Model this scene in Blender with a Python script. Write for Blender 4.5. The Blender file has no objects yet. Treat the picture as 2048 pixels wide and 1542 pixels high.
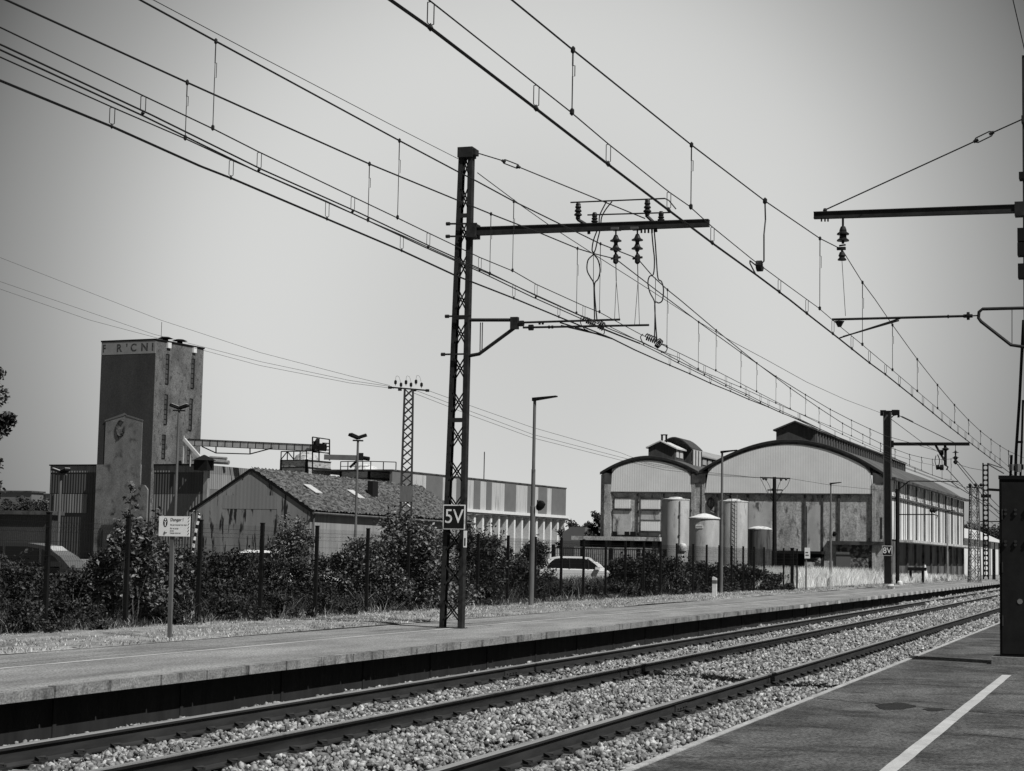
import bpy, bmesh, math, random
import numpy as np
from mathutils import Vector, Matrix
random.seed(7); rng = np.random.default_rng(7)
D = bpy.data; SC = bpy.context.scene; COL = SC.collection
R = math.radians
PI = math.pi

# ---------------------------------------------------------------- camera
FPX = 3640.0                       # focal length in pixels of a 2048 x 1542 frame
CAM_H = 1.66                       # eye height above the rail tops (z = 0 is the rail top)
YAW, PITCH, ROLL = R(19.06), math.atan(338.4 / FPX), R(1.12)
F0 = np.array([-math.sin(YAW), math.cos(YAW), 0]); R0 = np.array([math.cos(YAW), math.sin(YAW), 0])
FW = F0 * math.cos(PITCH) + np.array([0, 0, math.sin(PITCH)]); U0 = np.cross(R0, FW)
RT = R0 * math.cos(ROLL) + U0 * math.sin(ROLL); UP = -R0 * math.sin(ROLL) + U0 * math.cos(ROLL)
CP = np.array([0, 0, CAM_H])
cd = D.cameras.new('camera'); cam = D.objects.new('camera', cd); COL.objects.link(cam)
cd.sensor_width = 36; cd.lens = 36 * FPX / 2048; cd.clip_start = 0.1; cd.clip_end = 6000
cam.matrix_world = Matrix([[RT[0], UP[0], -FW[0], CP[0]], [RT[1], UP[1], -FW[1], CP[1]], [RT[2], UP[2], -FW[2], CP[2]], [0, 0, 0, 1]])
SC.camera = cam

def ray(x, y): return FW + RT * (x - 1024) / FPX - UP * (y - 771) / FPX
def onz(x, y, z): d = ray(x, y); return Vector(CP + d * ((z - CAM_H) / d[2]))      # where a sight line meets a level
def onx(x, y, X): d = ray(x, y); return Vector(CP + d * (X / d[0]))                # ... a plane along the track
def at(x, y, Y): d = ray(x, y); return Vector(CP + d * (Y / d[1]))                 # ... a plane across the track

# ---------------------------------------------------------------- sky, sun, exposure
SUN_EL, SUN_AZ = R(52), R(114)     # azimuth clockwise from +Y (the track direction)
W = D.worlds.new('World'); SC.world = W; W.use_nodes = True
nt = W.node_tree; nt.nodes.clear(); N = nt.nodes.new; L = nt.links.new
sky = N('ShaderNodeTexSky'); sky.sky_type = 'NISHITA'; sky.sun_disc = False
sky.sun_elevation = SUN_EL; sky.sun_rotation = SUN_AZ; sky.air_density = 1.0; sky.dust_density = 1.0
bw = N('ShaderNodeRGBToBW'); L(sky.outputs[0], bw.inputs[0])
geo = N('ShaderNodeNewGeometry')
dot = N('ShaderNodeVectorMath'); dot.operation = 'DOT_PRODUCT'
v = ray(1045, 650); v = v / np.linalg.norm(v)
dot.inputs[1].default_value = tuple(-v); L(geo.outputs['Incoming'], dot.inputs[0])
acos = N('ShaderNodeMath'); acos.operation = 'ARCCOSINE'; L(dot.outputs['Value'], acos.inputs[0])
rmp = N('ShaderNodeMapRange'); rmp.inputs['From Min'].default_value = 0; rmp.inputs['From Max'].default_value = R(40)
L(acos.outputs[0], rmp.inputs['Value'])
cr = N('ShaderNodeValToRGB'); cr.color_ramp.interpolation = 'B_SPLINE'
e = cr.color_ramp.elements; e[0].position = 0; e[0].color = (.58,) * 3 + (1,); e[1].position = 1; e[1].color = (.11,) * 3 + (1,)
for p, c in ((.10, .60), (.157, .65), (.215, .66), (.265, .61), (.31, .50), (.355, .375), (.394, .285), (.429, .215), (.464, .12), (.495, .06), (.6, .09)):
    q = e.new(p); q.color = (c, c, c, 1)
L(rmp.outputs[0], cr.inputs[0])
nz = N('ShaderNodeTexNoise'); nz.inputs['Scale'].default_value = 2.2; nz.inputs['Detail'].default_value = 3
tc = N('ShaderNodeTexCoord'); L(tc.outputs['Generated'], nz.inputs['Vector'])
nm = N('ShaderNodeMapRange'); nm.inputs['To Min'].default_value = .93; nm.inputs['To Max'].default_value = 1.07; L(nz.outputs['Fac'], nm.inputs['Value'])
pw = N('ShaderNodeMath'); pw.operation = 'POWER'; pw.inputs[1].default_value = .05; L(bw.outputs[0], pw.inputs[0])   # hazy sky: gradient flattened
m1 = N('ShaderNodeMath'); m1.operation = 'MULTIPLY'; L(pw.outputs[0], m1.inputs[0]); L(cr.outputs[0], m1.inputs[1])
m2 = N('ShaderNodeMath'); m2.operation = 'MULTIPLY'; L(m1.outputs[0], m2.inputs[0]); L(nm.outputs[0], m2.inputs[1])
tint = N('ShaderNodeVectorMath'); tint.operation = 'SCALE'; tint.inputs[0].default_value = (7.78, 7.84, 7.72); L(m2.outputs[0], tint.inputs['Scale'])
bg = N('ShaderNodeBackground'); bg.inputs['Strength'].default_value = 0.12; L(tint.outputs[0], bg.inputs['Color'])
wo = N('ShaderNodeOutputWorld'); L(bg.outputs[0], wo.inputs['Surface'])
sl = D.lights.new('sun', 'SUN'); sl.energy = 5.0; sl.angle = R(.5); sl.color = (1, .995, .985)
so = D.objects.new('sun', sl); COL.objects.link(so); so.location = (40, -20, 60)
sd = Vector((math.sin(SUN_AZ) * math.cos(SUN_EL), math.cos(SUN_AZ) * math.cos(SUN_EL), math.sin(SUN_EL)))
so.rotation_euler = sd.to_track_quat('Z', 'Y').to_euler()
SC.view_settings.view_transform = 'Standard'; SC.view_settings.look = 'None'
SC.view_settings.exposure = 0; SC.view_settings.gamma = 1; SC.view_settings.use_curve_mapping = False

# ---------------------------------------------------------------- materials (the place is seen in black and white)
MATS = {}
def mat(name, a, b=None, scale=3.0, stretch=(1, 1, 1), lo=.35, hi=.65, rough=.8, metal=0., bump=0., bscale=None, fine=0., dark=None, dscale=1., dlo=.5, dhi=.62, dstretch=(1, 1, 1),
        island=0., wave=None, trans=0., detail=6, spec=.3, brick=None, fscale=40):
    """a/b greys mixed by noise; dark = grey of stains with a shape of their own; island = random tone per leaf or stone; wave=(axis, period m, depth) corrugation"""
    if name in MATS: return MATS[name]
    m = D.materials.new(name); m.use_nodes = True; t = m.node_tree; P = t.nodes['Principled BSDF']
    N = t.nodes.new; L = t.links.new
    tc = N('ShaderNodeTexCoord'); co = tc.outputs['Object']
    def mapped(s):
        mp = N('ShaderNodeMapping'); mp.inputs['Scale'].default_value = s; L(co, mp.inputs[0]); return mp.outputs[0]
    def g(c): return (c * .995, c, c * .99, 1)
    def noise(vec, s, d=detail):
        n = N('ShaderNodeTexNoise'); n.inputs['Scale'].default_value = s; n.inputs['Detail'].default_value = d; n.inputs['Roughness'].default_value = .62; L(vec, n.inputs[0]); return n.outputs['Fac']
    def rampf(src, x0, x1, y0=0., y1=1.):
        r = N('ShaderNodeMapRange'); r.inputs['From Min'].default_value = x0; r.inputs['From Max'].default_value = x1
        r.inputs['To Min'].default_value = y0; r.inputs['To Max'].default_value = y1; L(src, r.inputs['Value']); return r.outputs[0]
    def mix(f, A, B):
        x = N('ShaderNodeMix'); x.data_type = 'RGBA'; L(f, x.inputs[0])
        for i, c in ((6, A), (7, B)):
            if isinstance(c, tuple): x.inputs[i].default_value = c
            else: L(c, x.inputs[i])
        return x.outputs[2]
    col = g(a)
    if b is not None: col = mix(rampf(noise(mapped(stretch), scale), lo, hi), g(a), g(b))
    if brick:
        bk = N('ShaderNodeTexBrick'); bk.inputs['Scale'].default_value = 1; bk.inputs['Brick Width'].default_value = brick[0]; bk.inputs['Row Height'].default_value = brick[1]; bk.inputs['Mortar Size'].default_value = brick[2]
        L(co, bk.inputs[0]); col = mix(bk.outputs['Fac'], col, g(brick[3]))
    if dark is not None: col = mix(rampf(noise(mapped(dstretch), dscale, 8), dlo, dhi), col, g(dark))
    def mul(c, f):
        x = N('ShaderNodeMix'); x.data_type = 'RGBA'; x.blend_type = 'MULTIPLY'; x.inputs[0].default_value = 1
        if isinstance(c, tuple): x.inputs[6].default_value = c
        else: L(c, x.inputs[6])
        L(f, x.inputs[7]); return x.outputs[2]
    if fine: col = mul(col, rampf(noise(co, fscale, 3), .3, .7, 1 - fine, 1 + fine))
    if island:
        gg = N('ShaderNodeNewGeometry'); col = mul(col, rampf(gg.outputs['Random Per Island'], 0, 1, 1 - island, 1 + island))
    if isinstance(col, tuple): P.inputs['Base Color'].default_value = col
    else: L(col, P.inputs['Base Color'])
    P.inputs['Roughness'].default_value = rough; P.inputs['Metallic'].default_value = metal; P.inputs['Specular IOR Level'].default_value = spec
    h = None
    if wave:
        sx = N('ShaderNodeSeparateXYZ'); L(co, sx.inputs[0])
        w = N('ShaderNodeMath'); w.operation = 'MULTIPLY'; w.inputs[1].default_value = 2 * PI / wave[1]; L(sx.outputs[wave[0]], w.inputs[0])
        s = N('ShaderNodeMath'); s.operation = 'SINE'; L(w.outputs[0], s.inputs[0]); h = s.outputs[0]
        bn = N('ShaderNodeBump'); bn.inputs['Strength'].default_value = 1; bn.inputs['Distance'].default_value = wave[2]; L(h, bn.inputs['Height']); L(bn.outputs[0], P.inputs['Normal'])
    if bump:
        b2 = N('ShaderNodeBump'); b2.inputs['Strength'].default_value = 1; b2.inputs['Distance'].default_value = bump
        L(noise(mapped(stretch), bscale or scale * 4, 4), b2.inputs['Height'])
        if wave: L(bn.outputs[0], b2.inputs['Normal'])
        L(b2.outputs[0], P.inputs['Normal'])
    if trans:
        out = t.nodes['Material Output']; tr = N('ShaderNodeBsdfTranslucent'); ms = N('ShaderNodeMixShader'); ms.inputs[0].default_value = trans
        if isinstance(col, tuple): tr.inputs[0].default_value = col
        else: L(col, tr.inputs[0])
        L(P.outputs[0], ms.inputs[1]); L(tr.outputs[0], ms.inputs[2]); L(ms.outputs[0], out.inputs[0])
    MATS[name] = m; return m

M = dict(
    steel=mat('mast_steel', .014, .03, 6, rough=.65, bump=.002, spec=.2),
    black=mat('black_steel', .006, .01, 5, rough=.7, spec=.15),
    wire=mat('wire', .012, rough=.6),
    glassy=mat('insulator_glaze', .012, rough=.35, spec=.3),
    galv=mat('galvanised', .22, .34, 4, stretch=(1, 1, .3), rough=.5, metal=.3),
    galvdk=mat('weathered_pole', .075, .14, 3, stretch=(1, 1, .3), rough=.6),
    white=mat('white_paint', .72, .55, 5, rough=.6),
    signw=mat('sign_white', .8, rough=.45),
    signb=mat('sign_black', .008, rough=.45),
    asphalt=mat('asphalt', .05, .115, 1.5, stretch=(1, .45, 1), lo=.36, hi=.64, rough=.9, bump=.010, bscale=60, fine=.85, dark=.03, dscale=1.7, dlo=.50, dhi=.64, dstretch=(.7, 1.0, 1), fscale=38),
    asphalt2=mat('far_asphalt', .17, .27, 1.1, stretch=(1.6, .4, 1), rough=.9, bump=.006, bscale=50, fine=.7, dark=.09, dscale=.6, dlo=.58, dhi=.75, dstretch=(2.2, .25, 1)),
    stone=mat('edge_stone', .27, .15, 1.2, stretch=(1, 1.5, 3), rough=.85, bump=.010, bscale=9, fine=.4, dark=.05, dscale=2.3, dlo=.52, dhi=.66, dstretch=(1, 1.5, .7)),
    kerb=mat('near_edging', .42, .28, 2.5, rough=.85, bump=.004, bscale=20, fine=.3, dark=.12, dscale=3, dlo=.6, dhi=.7),
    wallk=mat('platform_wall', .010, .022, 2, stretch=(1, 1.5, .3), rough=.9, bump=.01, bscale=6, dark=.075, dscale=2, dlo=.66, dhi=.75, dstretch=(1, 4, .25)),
    linep=mat('line_paint', .46, .36, 4, stretch=(1, .6, 1), rough=.8, fine=.12, dark=.22, dscale=5, dlo=.62, dhi=.7),
    lines=mat('worn_line_paint', .46, .32, 3, stretch=(1, .5, 1), rough=.8, fine=.1, dark=.26, dscale=1.6, dlo=.6, dhi=.68),
    ballbed=mat('ballast_bed', .012, .07, 14, lo=.45, hi=.6, rough=.95, bump=.05, bscale=16),
    stones=mat('ballast_stone', .36, .08, 9, lo=.38, hi=.62, rough=.85, bump=.006, bscale=70, island=.62),
    railtop=mat('rail_head', .34, .22, 2, stretch=(6, .15, 1), rough=.45, metal=.3),
    railside=mat('rail_rust', .016, .035, 3, stretch=(1, .4, 3), rough=.75),
    clip=mat('rail_clip', .012, .03, 8, rough=.7),
    sleeper=mat('sleeper', .12, .22, 4, rough=.9, bump=.01),
    grassbed=mat('dry_grass_ground', .36, .14, 2.2, stretch=(1, .5, 1), rough=.95, bump=.05, bscale=22, fine=.6, dark=.06, dscale=5, dlo=.56, dhi=.68),
    weedbed=mat('weedy_ground', .03, .06, 1.5, rough=.95, bump=.05, bscale=12),
    yard=mat('yard_ground', .14, .2, .3, rough=.95, fine=.2),
    blade=mat('dry_blade', .50, .25, 2, rough=.8, island=.7, trans=.2),
    blade2=mat('tall_blade', .95, .8, 1.2, rough=.8, island=.25, trans=.5),
    weed=mat('weed_blade', .035, .07, 2, rough=.8, island=.9, trans=.15),
    leafA=mat('leaf_broad', .14, .05, 9, rough=.5, island=.9, trans=.06, spec=.4),
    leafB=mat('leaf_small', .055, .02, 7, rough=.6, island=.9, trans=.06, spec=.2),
    leafC=mat('leaf_far', .045, .03, 3, rough=.8, island=.5, trans=.12),
    twig=mat('twig', .13, .08, 5, rough=.9),
    bark=mat('bark', .06, .1, 5, rough=.9),
)

# ---------------------------------------------------------------- mesh and object helpers
class MB:
    def __init__(s): s.v = []; s.f = []; s.mi = []; s.cur = 0
    def add(s, vs, fs):
        o = len(s.v); s.v += [tuple(p) for p in vs]; s.f += [tuple(i + o for i in f) for f in fs]; s.mi += [s.cur] * len(fs); return s
    def box(s, x0, x1, y0, y1, z0, z1):
        x0, x1 = sorted((x0, x1)); y0, y1 = sorted((y0, y1)); z0, z1 = sorted((z0, z1))
        return s.add([(x, y, z) for z in (z0, z1) for x, y in ((x0, y0), (x1, y0), (x1, y1), (x0, y1))],
                     [(3, 2, 1, 0), (4, 5, 6, 7), (0, 1, 5, 4), (1, 2, 6, 5), (2, 3, 7, 6), (3, 0, 4, 7)])
    def bar(s, a, b, w, h=None, up=(0, 0, 1)):
        a = Vector(a); b = Vector(b); h = h or w; d = (b - a)
        if d.length < 1e-6: return s
        d.normalize(); u = Vector(up)
        if abs(d.dot(u)) > .98: u = Vector((0, 1, 0))
        x = d.cross(u).normalized() * w / 2; y = x.cross(d).normalized() * h / 2
        vs = [p + i * x + j * y for p in (a, b) for i, j in ((-1, -1), (1, -1), (1, 1), (-1, 1))]
        return s.add(vs, [(0, 1, 2, 3), (7, 6, 5, 4), (0, 4, 5, 1), (1, 5, 6, 2), (2, 6, 7, 3), (3, 7, 4, 0)])
    def tube(s, pts, r, n=6, cap=True):
        pts = [Vector(p) for p in pts]; k = len(pts)
        rr = r if isinstance(r, (list, tuple)) else [r] * k
        vs = []; prev = None
        for i, p in enumerate(pts):
            d = (pts[min(i + 1, k - 1)] - pts[max(i - 1, 0)]).normalized()
            if prev is None:
                u = Vector((0, 0, 1)) if abs(d.z) < .9 else Vector((1, 0, 0)); x = d.cross(u).normalized()
            else: x = (prev - d * prev.dot(d)).normalized()
            prev = x; y = d.cross(x)
            vs += [p + (x * math.cos(2 * PI * j / n) + y * math.sin(2 * PI * j / n)) * rr[i] for j in range(n)]
        fs = [(i * n + j, i * n + (j + 1) % n, (i + 1) * n + (j + 1) % n, (i + 1) * n + j) for i in range(k - 1) for j in range(n)]
        if cap: fs += [tuple(reversed(range(n))), tuple((k - 1) * n + j for j in range(n))]
        return s.add(vs, fs)
    def lathe(s, prof, c=(0, 0, 0), n=12):
        vs = []; k = len(prof)
        for r, z in prof: vs += [(c[0] + r * math.cos(2 * PI * j / n), c[1] + r * math.sin(2 * PI * j / n), c[2] + z) for j in range(n)]
        fs = [(i * n + j, i * n + (j + 1) % n, (i + 1) * n + (j + 1) % n, (i + 1) * n + j) for i in range(k - 1) for j in range(n)]
        fs += [tuple(reversed(range(n))), tuple((k - 1) * n + j for j in range(n))]
        return s.add(vs, fs)
    def prism(s, poly, y0, y1, axis='y'):
        """poly of (a, z) pairs extruded; axis 'y': a = x, 'x': a = y"""
        n = len(poly); f = (lambda a, z, t: (a, t, z)) if axis == 'y' else (lambda a, z, t: (t, a, z))
        vs = [f(a, z, y0) for a, z in poly] + [f(a, z, y1) for a, z in poly]
        fs = [tuple(range(n)), tuple(reversed(range(n, 2 * n)))] + [(i, n + i, n + (i + 1) % n, (i + 1) % n) for i in range(n)]
        return s.add(vs, fs)
    def strip(s, A, B):
        """ruled band between two equally long point rows"""
        n = len(A); return s.add(list(A) + list(B), [(i, i + 1, n + i + 1, n + i) for i in range(n - 1)])

def tagit(o, label=None, cat=None, group=None, kind=None):
    if label: o['label'] = label
    if cat: o['category'] = cat
    if group: o['group'] = group
    if kind: o['kind'] = kind
    return o
def thing(name, label, cat, loc=(0, 0, 0), rz=0., group=None):
    o = D.objects.new(name, None); COL.objects.link(o); o.location = loc; o.rotation_euler = (0, 0, rz); o.empty_display_size = .3
    o['_o'] = 1; return tagit(o, label, cat, group)
def build(name, mb, m, parent=None, world=False, origin=None, smooth=False, fix=True):
    """one mesh object; world=True: the mesh is in world coordinates and is moved into the parent's (or origin's) frame"""
    me = D.meshes.new(name); vs = mb.v
    if world and parent is not None:
        off = Vector(parent.location)
        if parent.parent is not None: off = off + Vector(parent.parent.location)
        c, s_ = math.cos(-parent.rotation_euler[2]), math.sin(-parent.rotation_euler[2])
        vs = [(lambda d: (d.x * c - d.y * s_, d.x * s_ + d.y * c, d.z))(Vector(p) - off) for p in vs]
    elif origin is not None:
        off = Vector(origin); vs = [tuple(Vector(p) - off) for p in vs]
    me.from_pydata([tuple(p) for p in vs], [], mb.f)
    ms = m if isinstance(m, (list, tuple)) else [m]
    for x in ms: me.materials.append(x)
    if len(ms) > 1: me.polygons.foreach_set('material_index', mb.mi)
    if fix:
        bm = bmesh.new(); bm.from_mesh(me); bmesh.ops.recalc_face_normals(bm, faces=bm.faces); bm.to_mesh(me); bm.free()
    if smooth:
        me.polygons.foreach_set('use_smooth', [True] * len(me.polygons)); me.set_sharp_from_angle(angle=R(38))
    me.update()
    o = D.objects.new(name, me); COL.objects.link(o)
    if parent is not None: o.parent = parent
    elif origin is not None: o.location = origin
    return o
def npmesh(name, V, faces, m, parent=None, smooth=False, loc=None):
    """fast mesh from numpy: V (n,3), faces (k, s) all with s corners"""
    me = D.meshes.new(name); k, s = faces.shape
    me.vertices.add(len(V)); me.vertices.foreach_set('co', V.astype(np.float32).ravel())
    me.loops.add(k * s); me.loops.foreach_set('vertex_index', faces.astype(np.int32).ravel())
    me.polygons.add(k); me.polygons.foreach_set('loop_start', np.arange(0, k * s, s, dtype=np.int32))
    me.materials.append(m); me.update(calc_edges=True); me.validate()
    if smooth: me.polygons.foreach_set('use_smooth', [True] * k)
    o = D.objects.new(name, me); COL.objects.link(o)
    if parent is not None: o.parent = parent
    if loc is not None: o.location = loc
    return o
def copy_tree(o, parent=None):
    c = o.copy(); COL.objects.link(c)
    if parent is not None: c.parent = parent
    for ch in list(o.children): copy_tree(ch, c)
    return c
def textmesh(name, s, size, m, parent, loc, rot=(PI / 2, 0, 0), align='CENTER', offset=0., thick=.003, xs=1.):
    c = D.curves.new(name, 'FONT'); c.body = s; c.size = size; c.align_x = align; c.align_y = 'CENTER'; c.extrude = thick; c.offset = offset
    t = D.objects.new(name + '_tmp', c); COL.objects.link(t); bpy.context.view_layer.update()
    me = D.meshes.new_from_object(t.evaluated_get(bpy.context.evaluated_depsgraph_get())); D.objects.remove(t)
    for v_ in me.vertices: v_.co.x *= xs
    me.materials.clear(); me.materials.append(m); me.name = name
    o = D.objects.new(name, me); COL.objects.link(o); o.parent = parent; o.location = loc; o.rotation_euler = rot
    return o
# ================================================================ GROUND, PLATFORMS, TRACK
ZF, ZN = .32, .35                   # far and near platform levels above the rail top
XE, XN = -9.80, -2.99               # far and near platform edges
mb = MB(); mb.add([(-2500, -300, -.42), (1500, -300, -.42), (1500, 4200, -.42), (-2500, 4200, -.42)], [(0, 1, 2, 3)])
tagit(build('ground', mb, M['yard']), kind='structure')
# ballast bed: sheet slightly humped between the tracks
RX = [-8.90, -7.40, -5.16, -3.66]
def bedz(x): return -.205 + .03 * math.exp(-((x + 6.28) / .5) ** 2) - .05 * math.exp(-((x + 9.95) / .35) ** 2)
mb = MB(); xs = [-10.1 + i * .2 for i in range(37)]
ys = [0, 400]
mb.add([(x, y, bedz(x)) for y in ys for x in xs], [(i, i + 1, 37 + i + 1, 37 + i) for i in range(36)])
tagit(build('track_bed', mb, M['ballbed']), kind='structure')

# far platform: surface, edge slabs, recessed wall
mb = MB(); mb.box(-13.15, XE - .301, -10, 420, -.4, ZF); mb.box(XE - .301, XE - .115, -10, 420, ZF - .1, ZF)
tagit(build('far_platform', mb, M['asphalt2']), kind='structure')
mb = MB(); y = 2.2
while y < 420:
    j = random.uniform(-.006, .006); L_ = 1.0 if y < 140 else 4.0
    mb.box(XE - .09, XE + j, y + .014, y + L_ - .014, ZF - .105, ZF + .004 + random.uniform(-.006, .006)); y += L_
tagit(build('platform_edge_slabs', mb, M['stone']), kind='structure')
mb = MB(); mb.box(XE - .113, XE - .02, -10, 420, ZF - .09, ZF - .012); tagit(build('platform_seam', mb, M['railside']), kind='structure')
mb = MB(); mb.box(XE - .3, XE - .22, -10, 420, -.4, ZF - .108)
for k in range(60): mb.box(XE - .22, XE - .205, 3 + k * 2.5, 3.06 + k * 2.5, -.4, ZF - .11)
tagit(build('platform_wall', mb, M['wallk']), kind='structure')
mb = MB()                          # worn painted line, in uneven lengths
A_, B_ = [], []
for k in range(260):
    y0 = 3 + k * .6; X = -11.72 + .012 * math.sin(y0 * .9) + max(0, (y0 - 36)) * .012 * (1 if y0 < 70 else 0) + (.4 if y0 >= 70 else 0); w = .085 + .02 * math.sin(y0 * 1.7) + y0 * .0004
    A_.append((X - w / 2, y0, ZF + .004)); B_.append((X + w / 2, y0, ZF + .004))
mb.strip(A_, B_)
tagit(build('far_platform_line', mb, M['lines']), kind='structure')
mb = MB()                          # white blocks painted on the slab noses further along
for y, l in ((55.6, .55), (57.0, .5), (60.5, .4), (63, .5)): mb.box(XE - .07, XE + .010, y, y + l, ZF - .112, ZF - .01)
y = 70.0
while y < 230:
    mb.box(XE - .07, XE + .010, y + .1, y + 1.0, ZF - .112, ZF + .012); y += 2.0 if y < 140 else 4.0
tagit(build('edge_marking_blocks', mb, M['linep']), kind='structure')

# near platform
mb = MB(); mb.box(XN - .0, 9, -12, 420, -.5, ZN)
tagit(build('near_platform', mb, M['asphalt']), kind='structure')
mb = MB(); y = 1
while y < 300: mb.box(XN - .035, XN + .025 + random.uniform(-.004, .004), y + .006, y + 1.994, ZN - .14, ZN + .007 + random.uniform(-.002, .002)); y += 2
tagit(build('near_platform_edging', mb, M['kerb']), kind='structure')
mb = MB()
rows = [(-1.565 + random.uniform(-.003, .003), -1.458 + random.uniform(-.003, .003), -4 + i * .45) for i in range(60)]
mb.strip([(a, y, ZN + .004) for a, b, y in rows], [(b, y, ZN + .004) for a, b, y in rows])
tagit(build('near_platform_line', mb, M['linep']), kind='structure')
mb = MB()                          # joints and cracks across the asphalt
for xa, ya, xb, yb, w in ((-2.88, 24.6, -1.5, 22.95, .035), (-2.9, 26.3, -1.3, 24.9, .03), (-3.0, 17.6, -.6, 16.4, .035), (-2.9, 31, -1.2, 29.2, .04), (-2.9, 37, -1.2, 35.0, .05), (-2.9, 45, -1.2, 42, .06), (-1.3, 14.6, .4, 13.9, .02), (-2.9, 20.6, -1.9, 20.1, .02)):
    n = 26; pts = [(xa + (xb - xa) * i / n, ya + (yb - ya) * i / n + random.uniform(-.03, .03), random.uniform(.4, 1.3) * w) for i in range(n + 1)]
    mb.strip([(x, y, ZN + .003) for x, y, q in pts], [(x, y + q, ZN + .003) for x, y, q in pts])
for cx_, cy_, rx, ry in ((-2.13, 17.05, .17, .42), (-1.76, 16.86, .09, .2)):
    pts = [(cx_ + rx * math.cos(t * .45) * random.uniform(.8, 1.15), cy_ + ry * math.sin(t * .45) * random.uniform(.8, 1.15), ZN + .0035) for t in range(14)]
    mb.add(pts, [tuple(range(14))])
tagit(build('asphalt_cracks', mb, mat('tar_joint', .008, .018, 8, rough=.8)), kind='structure')

# rails
prof = [(-.072, -.172), (.072, -.172), (.072, -.160), (.012, -.140), (.010, -.045), (.034, -.030), (.036, -.008), (.030, 0), (-.030, 0), (-.036, -.008), (-.034, -.030), (-.010, -.045), (-.012, -.140), (-.072, -.160)]
RL = ['rail nearest the far platform', 'second rail counted from the far platform', 'third rail from the far platform, nearest visible one', 'rail tucked under the edge of the near platform']
for x, lab in zip(RX, RL):
    mb = MB(); n = len(prof)
    vs = [(a, t, z) for t in (0, 410) for a, z in prof]
    fs = [tuple(range(n)), tuple(reversed(range(n, 2 * n)))]
    mb.add(vs, fs)
    o = len(mb.v) - 2 * n
    for i in range(n):
        mb.cur = 1 if 6 <= i <= 8 else 0
        mb.f.append((o + i, o + n + i, o + n + (i + 1) % n, o + (i + 1) % n)); mb.mi.append(mb.cur)
    r_ = build('rail', mb, [M['railside'], M['railtop']]); r_.location = (x, 0, 0)
    tagit(r_, 'rusty polished ' + lab, 'rail', 'rails of the two tracks')
# joints with fishplates
for (x, y, lab) in ((-8.9, 25.9, 'bolted plate joining the rail nearest the far platform'), (-7.4, 27.6, 'bolted plate on the second rail from the far platform'), (-5.16, 21.2, 'bolted plate on the near track rail above the ballast')):
    mb = MB(); mb.bar((0, -.28, 0), (0, .28, 0), .02, .075)
    for k in (-.2, -.07, .07, .2): mb.tube([(0, k, 0), (.03, k, 0)], .014, 6)
    o = build('rail_joint_plate', mb, M['railside']); o.location = (x + .022, y, -.09); tagit(o, lab, 'rail joint', 'rail joints')

# sleepers with their fastenings
def clipmb(side):
    mb = MB(); mb.box(side * .02, side * .15, -.09, .09, -.172, -.150); mb.box(side * .05, side * .12, -.05, .05, -.150, -.128); mb.tube([(side * .13, -.08, -.14), (side * .06, -.04, -.125), (side * .12, .0, -.118), (side * .07, .06, -.14)], .014, 5)
    return mb
NS = 150
for ti, (ra, rb, lab) in enumerate(((RX[0], RX[1], 'concrete sleeper of the far track with two rail fastenings, mostly buried in ballast'), (RX[2], RX[3], 'concrete sleeper of the near track with two rail fastenings, mostly buried in ballast'))):
    c = (ra + rb) / 2; root = thing('sleeper', lab, 'sleeper', (c, 8.1, 0), group='sleepers of the %s track' % ('far' if ti == 0 else 'near'))
    mb = MB(); mb.box(-1.13, -.36, -.14, .14, -.36, -.174); mb.box(.36, 1.13, -.14, .14, -.36, -.174); mb.bar((-.4, 0, -.26), (.4, 0, -.26), .06, .06)
    build('concrete_blocks', mb, M['sleeper'], root)
    for rx in (-.75, .75):
        mb = clipmb(1); q = clipmb(-1); mb.add(q.v, q.f)
        f_ = build('rail_fastening', mb, M['clip'], root); f_.location = (rx, 0, 0)
    for k in range(1, NS):
        o = copy_tree(root); o.location = (c, 8.1 + .6 * k, 0)

# ballast stones
ICO_V = None
def ico():
    p = (1 + 5 ** .5) / 2
    V = np.array([(-1, p, 0), (1, p, 0), (-1, -p, 0), (1, -p, 0), (0, -1, p), (0, 1, p), (0, -1, -p), (0, 1, -p), (p, 0, -1), (p, 0, 1), (-p, 0, -1), (-p, 0, 1)], float); V /= np.linalg.norm(V[0])
    F = np.array([(0, 11, 5), (0, 5, 1), (0, 1, 7), (0, 7, 10), (0, 10, 11), (1, 5, 9), (5, 11, 4), (11, 10, 2), (10, 7, 6), (7, 1, 8), (3, 9, 4), (3, 4, 2), (3, 2, 6), (3, 6, 8), (3, 8, 9), (4, 9, 5), (2, 4, 11), (6, 2, 10), (8, 6, 7), (9, 8, 1)])
    return V, F
def octa():
    V = np.array([(1, 0, 0), (-1, 0, 0), (0, 1, 0), (0, -1, 0), (0, 0, 1), (0, 0, -1)], float)
    F = np.array([(0, 2, 4), (2, 1, 4), (1, 3, 4), (3, 0, 4), (2, 0, 5), (1, 2, 5), (3, 1, 5), (0, 3, 5)]); return V, F
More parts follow.
